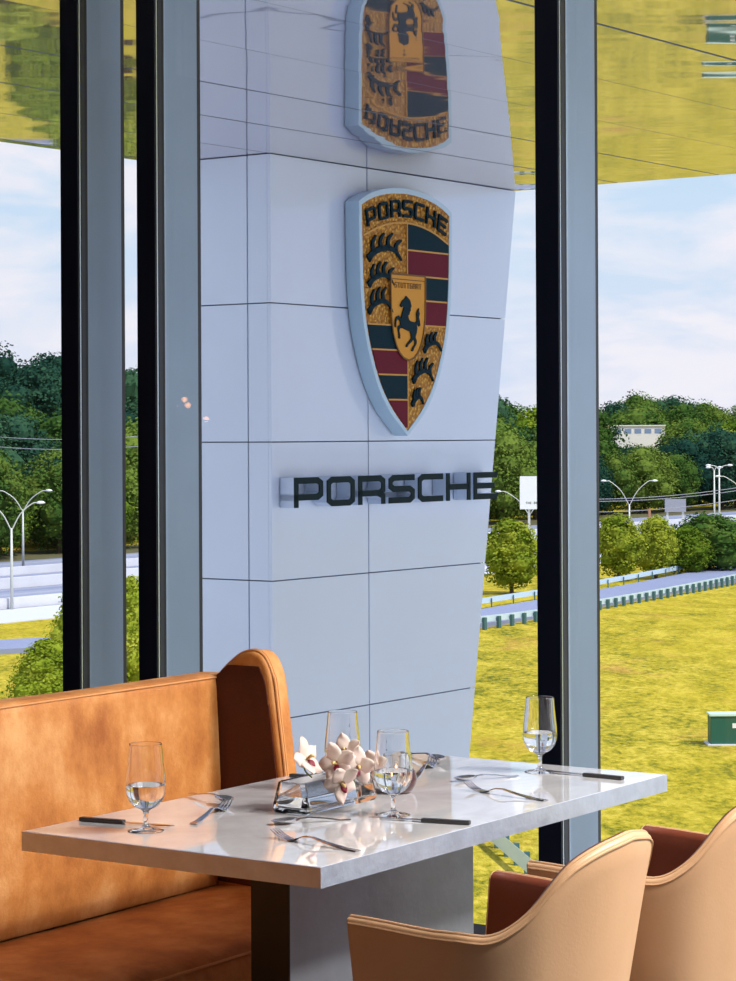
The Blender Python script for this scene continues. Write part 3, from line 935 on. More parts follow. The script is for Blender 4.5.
def make_spoon(L=.15):
    mb = MB(); k = L / .15
    pts = [(0, .001), (.02, .001), (.05, .006), (.08, .0095), (.098, .008), (.106, .005)]
    ribbon3(mb, [(x * k, z) for x, z in pts], [.013, .0125, .008, .0055, .006, .011], .0022)
    vs = []; fs = []; n = 20; rings = 5
    cx, rx, ry = .128 * k, .025 * k, .0165
    for lay in (0, 1):
        for r_ in range(rings + 1):
            t = r_ / rings
            for q in range(n):
                a = 2 * PI * q / n
                z = .001 + .0075 * t * t + lay * .0012 + .003 * t * math.cos(a) * -.4
                vs.append((cx + rx * t * math.cos(a), ry * t * math.sin(a) * (1 - .18 * math.cos(a)), z))
    for lay in (0, 1):
        o_ = lay * (rings + 1) * n
        for r_ in range(rings):
            for q in range(n):
                q2 = (q + 1) % n; fs.append((o_ + r_*n + q, o_ + r_*n + q2, o_ + (r_+1)*n + q2, o_ + (r_+1)*n + q))
    o_ = rings * n; o2 = (rings + 1) * n + rings * n
    for q in range(n): fs.append((o_ + q, o_ + (q+1) % n, o2 + (q+1) % n, o2 + q))
    mb.add(vs, fs)
    return mb.build('spoon', M['steel'], smooth=True, auto=50)
def make_knife():
    root = empty('table_knife')
    mb = MB(); mb.box((0, -.0075, .0), (.105, .0075, .0085)); mb.build('handle', M['handle'], root, bevel=.002)
    bl = MB(); poly = [(.105, -.005), (.125, -.0085), (.19, -.0085), (.215, -.004), (.222, .003), (.2, .005), (.105, .004)]
    bl.prism(poly, .003, .005, lambda x, y, d: (x, y, d)); bl.build('blade', M['steel'], root)
    return root
FK = make_fork(); SP = make_spoon(); KN = make_knife()
GF = 'forks on the table'; GS = 'spoons on the table'; GK = 'dark handled knives on the table'
fk = [((.21, .245), (.168, .031), 'steel fork at the near corner of the table, tines towards the vase'),
      ((.46, .572), (.246, .494), 'steel fork lying crossed under a spoon near the left goblet'),
      ((.944, .246), (.897, .036), 'steel fork between the middle knife and the right goblet'),
      ((1.235, .545), (1.03, .462), 'steel fork crossed with a spoon behind the candle bowl')]
for i, (t_, e_, lab) in enumerate(fk):
    o = FK if i == 0 else copy_tree(FK); orient(o, t_, e_); tag(o, lab, 'fork', GF)
sp = [((.345, .345), (.468, .257), 'steel spoon in front of the glass vase beside the nearest fork'),
      ((.475, .575), (.531, .727), 'steel spoon crossing over a fork near the left goblet'),
      ((1.055, .345), (1.186, .278), 'steel spoon in front of the right goblet, its bowl turned left'),
      ((1.275, .56), (1.335, .68), 'steel spoon crossing a fork behind the candle bowl')]
for i, (t_, e_, lab) in enumerate(sp):
    o = SP if i == 0 else copy_tree(SP); orient(o, t_, e_, .7505 if i in (0, 2) else .7575); tag(o, lab, 'spoon', GS)
kn = [((.503, .236), (.551, .016), 'knife with a dark handle lying before the middle goblet'),
      ((.198, .503), (.162, .725), 'knife with a dark handle at the left end of the table'),
      ((1.277, .265), (1.269, .045), 'knife with a dark handle at the right end of the table'),
      ((.93, .50), (.898, .722), 'knife whose dark handle shows behind the vase by the bench wing')]
for o in [x for x in COL.objects if x.name.startswith(('fork', 'spoon'))]: o.scale = (1.12, 1.05, 1.1)
for i, (t_, e_, lab) in enumerate(kn):
    o = KN if i == 0 else copy_tree(KN); orient(o, t_, e_, .7502); tag(o, lab, 'knife', GK)

# ------------------------------------------------------------------ vase, orchids, candle
VASE = empty('glass_vase', T(.597, .41, .7502), UA)
tag(VASE, 'low clear glass block vase holding the orchids in the middle of the table', 'vase')
def rrect(lx, ly, r, z, n=6):
    out = []
    for cx, cy, a0 in ((lx - r, ly - r, 0), (-lx + r, ly - r, 90), (-lx + r, -ly + r, 180), (lx - r, -ly + r, 270)):
        for k in range(n + 1):
            a = math.radians(a0 + 90 * k / n); out.append((cx + r * math.cos(a), cy + r * math.sin(a), z))
    return out
def loft(mb, loops):
    n = len(loops[0]); vs = [p for l_ in loops for p in l_]; fs = [tuple(range(n - 1, -1, -1)), tuple(range((len(loops) - 1) * n, len(loops) * n))]
    for i in range(len(loops) - 1):
        for k in range(n): fs.append((i*n + k, i*n + (k+1) % n, (i+1)*n + (k+1) % n, (i+1)*n + k))
    mb.add(vs, fs)
vb = MB()
loft(vb, [rrect(0.1320, .044, .012, 0), rrect(0.1350, .047, .014, .003), rrect(0.1370, .049, .016, .010), rrect(0.1320, .036, .014, .062), rrect(0.1300, .034, .012, .066), rrect(0.1280, .032, .010, .066),
          rrect(0.1260, .030, .010, .062), rrect(0.1290, .041, .012, .014), rrect(0.1260, .038, .010, .010)])
vb.build('vase_body', M['acrylic'], VASE, smooth=True, auto=40)
w = MB(); loft(w, [rrect(0.1255, .0375, .010, .0105), rrect(0.1285, .0405, .012, .0145), rrect(0.1275, .0395, .012, .036)]); w.build('water', M['water'], VASE, smooth=True, auto=40)

def petal(mb, L, W, curl, base, direction, up, twist=0.0):
    """leaf shape from base along direction, bending back"""
    d = direction.normalized(); s = d.cross(up).normalized(); n_ = s.cross(d)
    K, J = 8, 4; vs = []; fs = []
    for i in range(K + 1):
        t = i / K; w_ = W * (math.sin(PI * min(1, t * .93 + .07)) ** .62) * (1 - .25 * t)
        for j in range(-J, J + 1):
            u = j / J
            p = base + d * (L * t) + s * (u * w_ / 2) + n_ * (curl * L * t * t - .10 * W * (u * u) + (.05 * L * math.sin(t * 6 + twist) + .05 * W * math.sin(u * 3 + t * 8 + twist)) * t)
            vs.append(p)
    m_ = 2 * J + 1
    for i in range(K):
        for j in range(m_ - 1): fs.append((i*m_ + j, i*m_ + j + 1, (i+1)*m_ + j + 1, (i+1)*m_ + j))
    mb.add(vs, fs)
def make_orchid(rr, size=.04):
    root = empty('orchid_bloom')
    Y = Vector((0, 1, 0))
    for k, ang in enumerate((90, 90 + 72, 90 + 144, 90 + 216, 90 + 288)):
        mb = MB()
        a = math.radians(ang + rr.uniform(-8, 8)); d = Vector((math.cos(a), rr.uniform(.05, .35), math.sin(a)))
        petal(mb, size * rr.uniform(.92, 1.12), size * rr.uniform(.78, .98), rr.uniform(-.35, .35), Vector((0, 0, 0)), d, Vector((0, 1, 0)), rr.random() * 6)
        o = mb.build('petal', M['petal'], root, smooth=True)
        md = o.modifiers.new('sol', 'SOLIDIFY'); md.thickness = .0008
    # lip: curled three-lobed tongue
    mb = MB()
    petal(mb, size * .42, size * .36, -.5, Vector((0, .002, -.002)), Vector((0, .75, -.6)), Vector((0, 1, .4)), 1)
    petal(mb, size * .28, size * .2, .5, Vector((0, .002, 0)), Vector((.6, .8, -.1)), Vector((0, 1, 1)), 2)
    petal(mb, size * .28, size * .2, .5, Vector((0, .002, 0)), Vector((-.6, .8, -.1)), Vector((0, 1, 1)), 2)
    mb.build('lip', M['lip'], root, smooth=True)
    MB().tube([(0, 0, 0), (0, .35 * size, .06 * size), (0, .48 * size, -.04 * size)], [size * .09, size * .08, size * .05], 8).build('column', M['yellow'], root, smooth=True)
    MB().tube(spline([(0, -.001, 0), (0, -.014, -.004), (0, -.022, -.022), (0, -.014, -.040)], 4), .0018, 6).build('flower_stem', M['stem'], root, smooth=True)
    return root
rr = random.Random(5)
# (a, z above floor, b, scale, turn, tilt)
blooms = [((.585, .803, .360), 1.0, 200, -14, 'orchid bloom hanging lowest, over the front left of the glass vase'),
          ((.602, .842, .385), 1.0, 165, 8, 'orchid bloom in the middle of the spray with a streaked maroon lip'),
          ((.678, .826, .380), 1.0, 190, 0, 'orchid bloom right of centre facing the camera above the vase'),
          ((.750, .820, .395), .9, 165, 0, 'orchid bloom at the right end of the spray beside the candle bowl'),
          ((.545, .856, .42), 1.05, 235, 25, 'orchid bloom at the back left of the spray, petal pointing up and left'),
          ((.685, .856, .42), .9, 180, 30, 'orchid bloom at the top of the spray before the rear goblet')]
for i, ((a, z, b), s, turn, tilt, lab) in enumerate(blooms):
    o = make_orchid(rr, .043 * s)
    o.location = T(a, b, z)
    # bloom faces local +y; aim it back towards the room
    o.rotation_euler = (math.radians(tilt), rr.uniform(-.5, .5), math.radians(turn))
    tag(o, lab, 'flower', 'orchid blooms in the vase')

CANDLE = empty('candle_bowl', T(.838, .385, .7502), UA)
tag(CANDLE, 'dark oxblood candle bowl with a lit tea light behind the middle goblet', 'candle holder')
bp_ = [(0, 0), (.030, 0), (.038, .006), (.044, .018), (.0455, .030), (.043, .044), (.040, .050), (.0375, .050), (.040, .042), (.042, .030), (.040, .018), (.034, .009), (0, .008)]
MB().lathe(bp_, 40).build('bowl', M['bowl'], CANDLE, smooth=True)
MB().lathe([(.0335, .0105), (.0345, .0115), (.0345, .085), (.0325, .085), (.0325, .0125), (0, .0125), (0, .0105)], 40).build('glass_cup', M['glass'], CANDLE, smooth=True, auto=40)
wx = MB().lathe([(0, .0127), (.020, .0127), (.020, .032), (.0185, .0335), (0, .033)], 24).build('tea_light', M['wax'], CANDLE, smooth=True, auto=40)
MB().lathe([(0, .034), (.003, .037), (.0042, .043), (.003, .051), (.0008, .058), (0, .060)], 16).build('flame', M['flame'], wx, smooth=True)

# ------------------------------------------------------------------ fill light panels, added out of view to brighten the room
def fill_panel(a, b, la, lb, power, lab, grp=None):
    r = empty('fill_panel', T(a, b, 3.7), UA); tag(r, lab, 'fill light', grp)
    f = MB(); f.box((-la/2 - .03, -lb/2 - .03, -.05), (la/2 + .03, lb/2 + .03, -.001)); f.build('frame', M['whitemetal'], r, bevel=.004)
    MB().box((-la/2, -lb/2, -.056), (la/2, lb/2, -.0505)).build('diffuser', M['lamp'], r)
    ld = bpy.data.lights.new('fill_lamp', 'AREA'); ld.shape = 'RECTANGLE'; ld.size = la; ld.size_y = lb; ld.energy = power; ld.color = (1, .97, .93)
    lo = bpy.data.objects.new('fill_lamp', ld); COL.objects.link(lo); lo.parent = r; lo.location = (0, 0, -.07)
LP = 2.0
for (a, b, pw) in ((1.75, -2.4, 100), (.35, -2.7, 75), (2.2, -3.5, 70)):
    fill_panel(a, b, .9, .5, pw * LP, 'added flat rectangular fill light, out of view over the right side of the room', 'added fill light panels')

CHL = empty('chandelier', T(-.61, 5.0, 1.75)); tag(CHL, 'round twig chandelier with small amber bulbs, mirrored in the window glass', 'lamp')
rc = random.Random(11); tw = MB()
for k in range(26):
    a0, a1 = rc.uniform(0, 6.28), rc.uniform(-1, 1); d = Vector((math.cos(a0) * math.cos(a1), math.sin(a0) * math.cos(a1), math.sin(a1)))
    s_ = d.cross(Vector((rc.gauss(0, 1), rc.gauss(0, 1), rc.gauss(0, 1)))).normalized()
    tw.tube([d * .17 + s_ * .12, d * .21, d * .17 - s_ * .12], .004, 5)
tw.build('twigs', M['bright'], CHL)
MB().tube([(0, 0, .2), (0, 0, 1.95)], .004, 6).build('cord', M['black'], CHL)
for p_ in ((-.15, 0, -.05), (.12, .02, -.05), (0, .0, -.02), (.05, -.1, -.12), (-.06, .08, .02)):
    MB().lathe([(0, -.015), (.011, -.008), (.014, 0), (.010, .010), (0, .015)], 12, p_).build('bulb', M['bulb'], CHL, smooth=True)
# ------------------------------------------------------------------ terrain
def terr(x, y):
    q = Vector((x, y, 0)).dot(V)
    h = GZ
    h += 6.5 * sstep(178, 420, q)
    h += 7.0 * sstep(178, 330, q) * sstep(10, -60, x)
    h += .25 * noise.noise(Vector((x * .03, y * .03, 0))) * sstep(60, 90, y) * (1 - sstep(100, 112, q))
    return h
gm = MB(); xs = [-260 + 8 * i for i in range(75)]; ys = [-10 + 8 * j for j in range(92)]
vs = [(x, y, terr(x, y)) for y in ys for x in xs]; nx = len(xs)
gm.add(vs, [(j*nx + i, j*nx + i + 1, (j+1)*nx + i + 1, (j+1)*nx + i) for j in range(len(ys) - 1) for i in range(nx - 1)])
gr = gm.build('ground', grass_mat(), smooth=True); gr['kind'] = 'structure'
MB().box((-3000, 600, GZ - 6), (3000, 3500, GZ - 5)).build('land_horizon', mat('far_land', rgb(60, 84, 60), .9)) ['kind'] = 'structure'

pz = MB().box((-60, -25, GZ - .4), (60, 50, GZ + .45)).build('ground_bounce_slab', mat('bounce_slab_grey', rgb(200, 204, 216), .85, var=.06, vscale=.4)); pz['kind'] = 'structure'  # added out of view: grey bounce light on the pylon instead of green
# highway: strips parallel to U, offset q along V
def hwy(name, q0, q1, m, z=.04, h=0.0, x0=60, x1=620):
    o = MB().box((x0, q0, -.3), (x1, q1, z + h)).build(name, m)
    o.location = (0, 0, GZ); o.rotation_euler = (0, 0, UA); o['kind'] = 'structure'
    return o
RM = road_mat('highway_concrete', rgb(158, 162, 182), rgb(122, 130, 160), .35)
RD = road_mat('highway_asphalt', rgb(92, 98, 128), rgb(70, 76, 104), .4)
hwy('road_near_shoulder', 112.6, 121, mat('bright_concrete', rgb(206, 208, 218), .8), .06)
hwy('road_near_dark_strip', 121, 126.5, RD, .05)  # dark strip between the pale shoulder and the far lanes
hwy('road_far_lanes', 126.5, 137, RM, .05)
hwy('road_middle_lanes', 137, 144, RD, .055)
hwy('road_outer_lanes', 144, 150, RM, .05)
hwy('road_service_lane', 150, 159, RD, .05)
hwy('road_far_shoulder', 159, 167, RM, .05)
for q, hh, nm in ((121.3, .85, 'trim_1'), (137.2, .95, 'trim_2'), (150.2, .8, 'trim_3')):
    o = MB().box((60, q, 0), (620, q + .5, hh)).build(nm, M['concrete']); o.location = (0, 0, GZ); o.rotation_euler = (0, 0, UA); o['kind'] = 'structure'

hwy('road_verge', 167, 180, mat('rough_verge', rgb(96, 92, 58), .95, var=.3, vscale=.5), .03)
# exit ramp road: a curve, with guardrails
near = [(-60, 122), (-40, 130), (-23, 139), (-6, 148), (7.5, 156.5), (19, 176), (31.6, 202), (46, 236), (60, 275)]
ramp = [Vector((x, y, 0)) for x, y in near]
RC = spline(ramp, 10)
def off(curve, d):
    out = []
    for i, p in enumerate(curve):
        t = (curve[min(i + 1, len(curve) - 1)] - curve[max(i - 1, 0)]).normalized()
        out.append(p + Vector((-t.y, t.x, 0)) * d)
    return out
def road_strip(curve, d0, d1, z, m, name):
    A, Bc = off(curve, d0), off(curve, d1)
    vs = [(p.x, p.y, GZ + z) for p in A] + [(p.x, p.y, GZ + z) for p in Bc] ; n = len(A)
    vs += [(p.x, p.y, GZ - .3) for p in A] + [(p.x, p.y, GZ - .3) for p in Bc]
    fs = []
    for i in range(n - 1):
        fs += [(i, i + 1, n + i + 1, n + i), (i, 2*n + i, 2*n + i + 1, i + 1), (n + i, n + i + 1, 3*n + i + 1, 3*n + i)]
    o = MB().add(vs, fs).build(name, m); o['kind'] = 'structure'; return o
road_strip(RC, .8, 7.2, .30, mat('ramp_asphalt', rgb(136, 144, 176), .8, var=.06, vscale=.1), 'road_ramp')
def guardrail(curve, name, lab, z0, step=4.0, pw=.14, hs=1.0, side=-1):
    r = empty(name, (curve[0].x, curve[0].y, GZ)); tag(r, lab, 'guardrail')
    o_ = Vector((curve[0].x, curve[0].y, 0))
    mb = MB()
    prof = [(-.04, .38), (.05, .44), (-.02, .52), (.05, .59), (-.02, .66), (.05, .74), (-.04, .80)]
    vs = []; fs = []; n = len(prof)
    for i, p in enumerate(curve):
        t = (curve[min(i + 1, len(curve) - 1)] - curve[max(i - 1, 0)]).normalized(); nn_ = Vector((-t.y, t.x, 0))
        for d, z in prof: vs.append(p - o_ + nn_ * d + Vector((0, 0, z * hs + z0)))
    for i in range(len(curve) - 1):
        for k in range(n - 1): fs.append((i*n + k, i*n + k + 1, (i+1)*n + k + 1, (i+1)*n + k))
        fs.append((i*n + n - 1, i*n, (i+1)*n, (i+1)*n + n - 1))
    mb.add(vs, fs); mb.build('rail', M['galv'], r)
    # posts by arc length
    acc = 0; nxt = 0; c = 0; proto = None
    for i in range(len(curve) - 1):
        a, b = curve[i], curve[i + 1]; L = (b - a).length
        while nxt <= acc + L and c < 95:
            p = a + (b - a) * ((nxt - acc) / L) - o_
            t = (b - a).normalized(); ang = math.atan2(t.y, t.x)
            if proto is None:
                pb = MB().box((-pw, -.10 - pw * 1.4, -.2), (pw, -.10, .70)) if side < 0 else MB().box((-pw, .10, -.2), (pw, .10 + pw * 2.2, .74 * hs))
                proto = pb.build('post', M['postteal'], r); po = proto
            else:
                po = proto.copy(); COL.objects.link(po); po.parent = r
            po.location = (p.x, p.y, z0); po.rotation_euler = (0, 0, ang)
            nxt += step; c += 1
        acc += L
    return r
sub = [p for p in RC if p.x > -4]
guardrail(sub, 'guardrail', 'long guardrail on dark posts along the lawn side of the ramp road', .1, 1.6)
guardrail([p for p in off(RC, 8.0) if p.x > -8], 'guardrail', 'long pale guardrail on the far side of the ramp road, below the trees', .15, 4.0, .05)
guardrail([Vector((2.78, 81.4, 0)), Vector((3.92, 73.3, 0)), Vector((4.50, 69.3, 0)), Vector((5.62, 61.4, 0))], 'guardrail', 'short pale guardrail on the lawn seen under the table edge', -.22, 1.5, .07, 1.2, 1)

# ------------------------------------------------------------------ trees
LEAF = dict(
    broad=leaf_mat('broad_leaves', rgb(38, 68, 34), rgb(70, 100, 44), rgb(112, 132, 56)),
    dark=leaf_mat('dark_leaves', rgb(26, 56, 50), rgb(42, 76, 62), rgb(66, 100, 72)),
    yellow=leaf_mat('young_leaves', rgb(56, 86, 28), rgb(104, 128, 38), rgb(156, 164, 56)),
    pine=leaf_mat('pine_needles', rgb(88, 112, 30), rgb(140, 156, 46), rgb(182, 188, 72)),
)
def crown_mesh(seed, rx, rz, zc, nl=26, per=150, leaf=.5, m=None, cone=0.0, name='tree_crown'):
    r_ = random.Random(seed); mb = MB()
    lobes = []
    for i in range(nl):
        # directions spread over the ellipsoid
        u = 1 - 2 * (i + .5) / nl; ph = i * 2.399963 + r_.uniform(-.3, .3)
        s = math.sqrt(1 - u * u); kx = 1.0 - cone * (u * .5 + .5)
        c = Vector((rx * .62 * kx * s * math.cos(ph), rx * .62 * kx * s * math.sin(ph), zc + rz * .68 * u))
        lobes.append((c, rx * r_.uniform(.30, .46) * (1 - .45 * cone * (u * .5 + .5))))
    # opaque heart
    for c, lr in lobes[::2]:
        n1, n2 = 5, 8; prof = [(lr * .72 * math.sin(PI * k / n1), -lr * .72 * math.cos(PI * k / n1)) for k in range(n1 + 1)]
        prof[0] = (0, prof[0][1]); prof[-1] = (0, prof[-1][1])
        mb.lathe(prof, n2, c)
    mb.lathe([(0, zc - rz * .6), (rx * .4, zc - rz * .4), (rx * .58, zc), (rx * .4 * (1 - cone * .5), zc + rz * .45), (0, zc + rz * .62)], 10)
    for c, lr in lobes:
        for k in range(per):
            d = Vector((r_.gauss(0, 1), r_.gauss(0, 1), r_.gauss(.15, 1))).normalized()
            p = c + d * lr * r_.uniform(.75, 1.12)
            nrm = (d + Vector((r_.gauss(0, .45), r_.gauss(0, .45), r_.gauss(.2, .45)))).normalized()
            t1 = nrm.cross(Vector((r_.gauss(0, 1), r_.gauss(0, 1), r_.gauss(0, 1)))).normalized(); t2 = nrm.cross(t1)
            s = leaf * r_.uniform(.5, 1.1)
            mb.add([p + t1 * s * .5, p + t2 * s * .4, p - t1 * s * .5, p - t2 * s * .4], [(0, 1, 2, 3)])
    me = bpy.data.meshes.new(name); me.from_pydata(mb.v, [], mb.f); me.materials.append(m); me.update()
    return me
def trunk_mesh(h, r):
    mb = MB(); mb.tube([(0, 0, -.5), (.05 * h * .2, 0, h * .5), (0, 0, h)], [r, r * .75, r * .4], 8)
    me = bpy.data.meshes.new('tree_trunk'); me.from_pydata(mb.v, [], mb.f); me.materials.append(M['bark']); me.update()
    return me
# unit crowns about 10 m tall, 7 m wide
KIND = dict(
    broad=[crown_mesh(s, 4.1, 5.0, 5.0, nl=34, per=230, m=LEAF['broad'], leaf=.36) for s in (1, 2, 3)],
    dark=[crown_mesh(s, 4.0, 5.0, 5.0, nl=34, per=230, m=LEAF['dark'], leaf=.34) for s in (4, 5)],
    yellow=[crown_mesh(s, 4.0, 4.9, 5.0, nl=34, per=230, m=LEAF['yellow'], leaf=.34) for s in (6, 7)],
    fir=[crown_mesh(8, 2.8, 5.2, 5.2, nl=34, per=200, m=LEAF['dark'], leaf=.34, cone=.9)],
)
LOW = dict(
    round=[crown_mesh(s, 3.2, 4.7, 5.0, nl=34, per=170, leaf=.36, m=LEAF['yellow'], cone=.25) for s in (9, 10)],
    wide=[crown_mesh(12, 4.0, 4.3, 4.6, nl=36, per=170, leaf=.36, m=LEAF['broad'], cone=.35)],
    pine=[crown_mesh(s, 3.2, 4.6, 5.0, nl=60, per=200, leaf=.24, m=LEAF['pine'], cone=.75) for s in (14, 15)],
)
TRK = trunk_mesh(5.0, .28)
def tree(name, me, x, y, h, w, lab, grp=None, z=None, turn=None):
    r = empty(name, (x, y, terr(x, y) if z is None else z), R.uniform(0, 6.28) if turn is None else turn)
    tag(r, lab, 'tree', grp)
    c = bpy.data.objects.new('crown', me); COL.objects.link(c); c.parent = r; c.scale = (w / 7, w / 7, h / 10)
    t = bpy.data.objects.new('trunk', TRK); COL.objects.link(t); t.parent = r; t.scale = (h / 10, h / 10, h / 10)
    return r
def forest(side, rows, xlo, xhi):
    """rows: (q, spacing, height, spread, kinds)"""
    for q, sp, h, kinds in rows:
        # visible stretch along U at this q: x/y between xlo and xhi
        def s_at(k):  # point s*U+q*V with X/Y = k
            # (s*Ux+q*Vx) = k (s*Uy + q*Vy)
            return (k * q * V.y - q * V.x) / (U.x - k * U.y)
        s0, s1 = s_at(xlo), s_at(xhi)
        s = s0
        while s < s1:
            p = U * (s + R.uniform(-.3, .3) * sp) + V * (q + R.uniform(-.35, .35) * 8)
            k = R.choice(kinds); me = R.choice(KIND[k])
            hh = h * R.uniform(.82, 1.2)
            col = 368 + 2350 * p.x / p.y
            if 596 < col < 680 and p.y < 528: hh = min(hh, (1.0 - p.y * .0032 - terr(p.x, p.y)) * .97)
            if hh < 3: s += sp; continue
            lab = {'left': 'leafy hillside tree beyond the highway at the left of the pylon',
                   'right': 'leafy hillside tree beyond the highway at the right of the pylon'}[side]
            tree('forest_tree', me, p.x, p.y, hh, hh * R.uniform(.72, .95), lab, 'hillside trees on the %s of the pylon' % side)
            s += sp * R.uniform(.8, 1.2)
forest('left', [(174, 6.5, 11, ['broad', 'yellow', 'broad']), (184, 8, 13, ['broad', 'dark']), (198, 9, 15, ['dark', 'broad']),
                (218, 10, 16, ['dark', 'dark', 'broad']), (245, 13, 18, ['dark']), (285, 14, 18, ['dark']), (335, 15, 20, ['dark'])], -.205, -.085)
forest('right', [(176, 8, 12, ['broad', 'dark']), (188, 10, 14, ['broad', 'dark', 'broad']), (204, 12, 15, ['broad', 'yellow', 'dark']),
                 (224, 14, 16, ['broad', 'broad', 'yellow']), (250, 18, 17, ['broad', 'dark']), (290, 20, 18, ['broad', 'broad', 'dark'])], .04, .185)

def at(x, d):   # ground point seen in picture column x at distance d
    return ((x - 368) / 2350 * d, d)
lows = [('young_tree', 'round', 511, 190, 7.0, 6.6, 'bushy round tree beside the lower right of the pylon'),
        ('young_tree', 'round', 618, 209, 6.9, 6.3, 'yellow green young tree next to the right mullion, first along the ramp'),
        ('young_tree', 'round', 655, 212, 6.6, 5.5, 'narrow yellow green tree beside the brown utility pole'),
        ('young_tree', 'round', 686, 215, 5.4, 6.0, 'low pale green tree between the narrow tree and the spreading dark tree'),
        ('spreading_tree', 'wide', 710, 219, 6.9, 9.0, 'spreading darker green tree by the ramp guardrail at the right edge'),
        ('young_tree', 'round', 744, 224, 4.8, 7.0, 'low shrubby tree cut off by the right picture edge')]
for nm, k, x, d, h, w, lab in lows:
    X, Y = at(x, d); tree(nm, R.choice(LOW[k]), X, Y, h, w, lab, z=terr(X, Y) - .25)
pines = [(10, 93, 2.2, 4.6, 'low pine in the lower left corner of the view'), (47, 97, 5.4, 5.4, 'bright green pine rising beside the first mullion above the bench'),
         (78, 103, 7.4, 5.2, 'taller bright pine hidden mostly behind the first mullion'), (130, 108, 7.6, 5.0, 'bright pine seen in the narrow gap between the two left mullions'),
         (170, 112, 7.4, 5.0, 'bright pine standing behind the pylon and the second mullion')]
for i, (x, d, h, w, lab) in enumerate(pines):
    X, Y = at(x, d); tree('pine_tree', LOW['pine'][i % 2], X, Y, h, w, lab)

# ------------------------------------------------------------------ street furniture
def lamp_post(x, d, ytop, arms, lab, rise=1.3, reach=2.6, ang=None, single=False, name='street_lamp'):
    X, Y = at(x, d); ztop = EYE - (ytop - 434) / 2350 * d; zg = terr(X, Y)
    r = empty(name, (X, Y, zg), 0 if ang is None else ang); tag(r, lab, 'street lamp')
    H = ztop - zg - rise
    MB().tube([(0, 0, 0), (0, 0, H)], [.14, .08], 8).build('pole', M['pole'], r, smooth=True)
    for s in arms:
        pa = spline([(0, 0, H - .2), (s * reach * .35, 0, H + rise * .55), (s * reach * .8, 0, H + rise * .95), (s * reach, 0, H + rise)], 5)
        ao = MB().tube(pa, .05, 6).build('arm', M['pole'], r, smooth=True)
        hd = MB().lathe([(0, -.12), (.3, -.06), (.36, 0), (.22, .1), (0, .14)], 12, (s * (reach + .3), 0, H + rise)); hd.build('lamp_head', M['whitemetal'], ao, smooth=True)
    return r
lamp_post(629, 262, 482, (-1, 1), 'double armed street lamp beside the right mullion', 2.6, 2.55)
lamp_post(11, 176, 501, (-1, 1), 'nearer double armed street lamp at the left picture edge', 1.9, 1.9)
lamp_post(22.5, 225, 489, (-1, 1), 'farther double armed street lamp left of the first mullion', 1.8, 2.2)
lamp_post(714, 270, 469, (-1, 1), 'tall twin floodlight mast, left of the pair near the right edge', .35, .35)
lamp_post(719, 262, 467, (-1, 1), 'tall twin floodlight mast, right of the pair near the right edge', .35, .9)
lamp_post(745, 250, 478, (-1, ), 'curved lamp arm reaching in from the right picture edge', 2.0, 2.6)
lamp_post(529, 250, 492, (-1, 1), 'street lamp half hidden behind the white board and the mullion', 2.4, 3.0)

def wire(y0, y1, x0, x1, d0, d1, lab):
    X0, Y0 = at(x0, d0); X1, Y1 = at(x1, d1)
    z0 = EYE - (y0 - 434) / 2350 * d0; z1 = EYE - (y1 - 434) / 2350 * d1
    pts = []
    for k in range(25):
        t = k / 24; pts.append((X0 + (X1 - X0) * t, Y0 + (Y1 - Y0) * t, z0 + (z1 - z0) * t - 1.2 * 4 * t * (1 - t) * .5))
    o = MB().tube(pts, .035, 5).build('power_line', M['signgrey']); tag(o, lab, 'cable', 'power lines across the trees')
wire(500, 484, 560, 770, 250, 262, 'topmost power line crossing the trees on the right')
wire(502, 487, 560, 770, 246, 258, 'second power line from the top crossing the trees on the right')
wire(513, 496, 560, 770, 246, 258, 'lowest power line crossing the trees on the right')
wire(431, 434, -40, 150, 250, 262, 'upper power line crossing the trees on the left')
wire(441, 444, -40, 150, 250, 262, 'lower power line crossing the trees on the left')

# small brown utility pole with a red foot
X, Y = at(649, 224)
r = empty('utility_pole', (X, Y, terr(X, Y))); tag(r, 'slim brown utility pole standing among the young trees', 'pole')
MB().tube([(0, 0, 0), (0, 0, 5.9)], .13, 8).build('pole', mat('brown_pole', rgb(150, 110, 86), .8), r, smooth=True)
MB().box((-.28, -.3, .9), (.28, -.13, 2.6)).build('marker_panel', mat('red_marker', rgb(130, 50, 46), .6), r)

# white board with small text
def board(x0, x1, y0, y1, d, name, lab, m, posts, text=None):
    Xa, _ = at(x0, d); Xb, _ = at(x1, d); z0 = EYE - (y1 - 434) / 2350 * d; z1 = EYE - (y0 - 434) / 2350 * d
    xc = (Xa + Xb) / 2; zg = terr(xc, d)
    r = empty(name, (xc, d, zg)); tag(r, lab, 'sign')
    MB().box((Xa - xc, -.08, z0 - zg), (Xb - xc, .08, z1 - zg)).build('panel', m, r)
    for p in posts: MB().box((p * (Xb - Xa) / 2 - .12, .08, 0), (p * (Xb - Xa) / 2 + .12, .3, z1 - zg - .4)).build('post', M['pole'], r)
    if text:
        mb = MB(); cw = (Xb - Xa) * .62 / len(text); x = -(Xb - Xa) * .28
        for ch in text:
            if ch in GLY: stroke_letter(mb, ch, cw * .72, cw * 1.0, cw * .16, lambda a, b, d_: (x + a, d_, (z0 - zg) + .55 + b), -.10, -.08)
            x += cw
        mb.build('sign_lettering', M['text'], r)
    return r
board(519.5, 546, 477, 510, 240, 'roadside_board', 'plain white roadside board partly behind the right mullion', M['signwhite'], (-.3, ), 'THE BEST')
board(664.5, 685.5, 500.5, 513.5, 268, 'road_sign', 'grey back of a road sign on two posts above the highway', M['signgrey'], (-.75, .75))

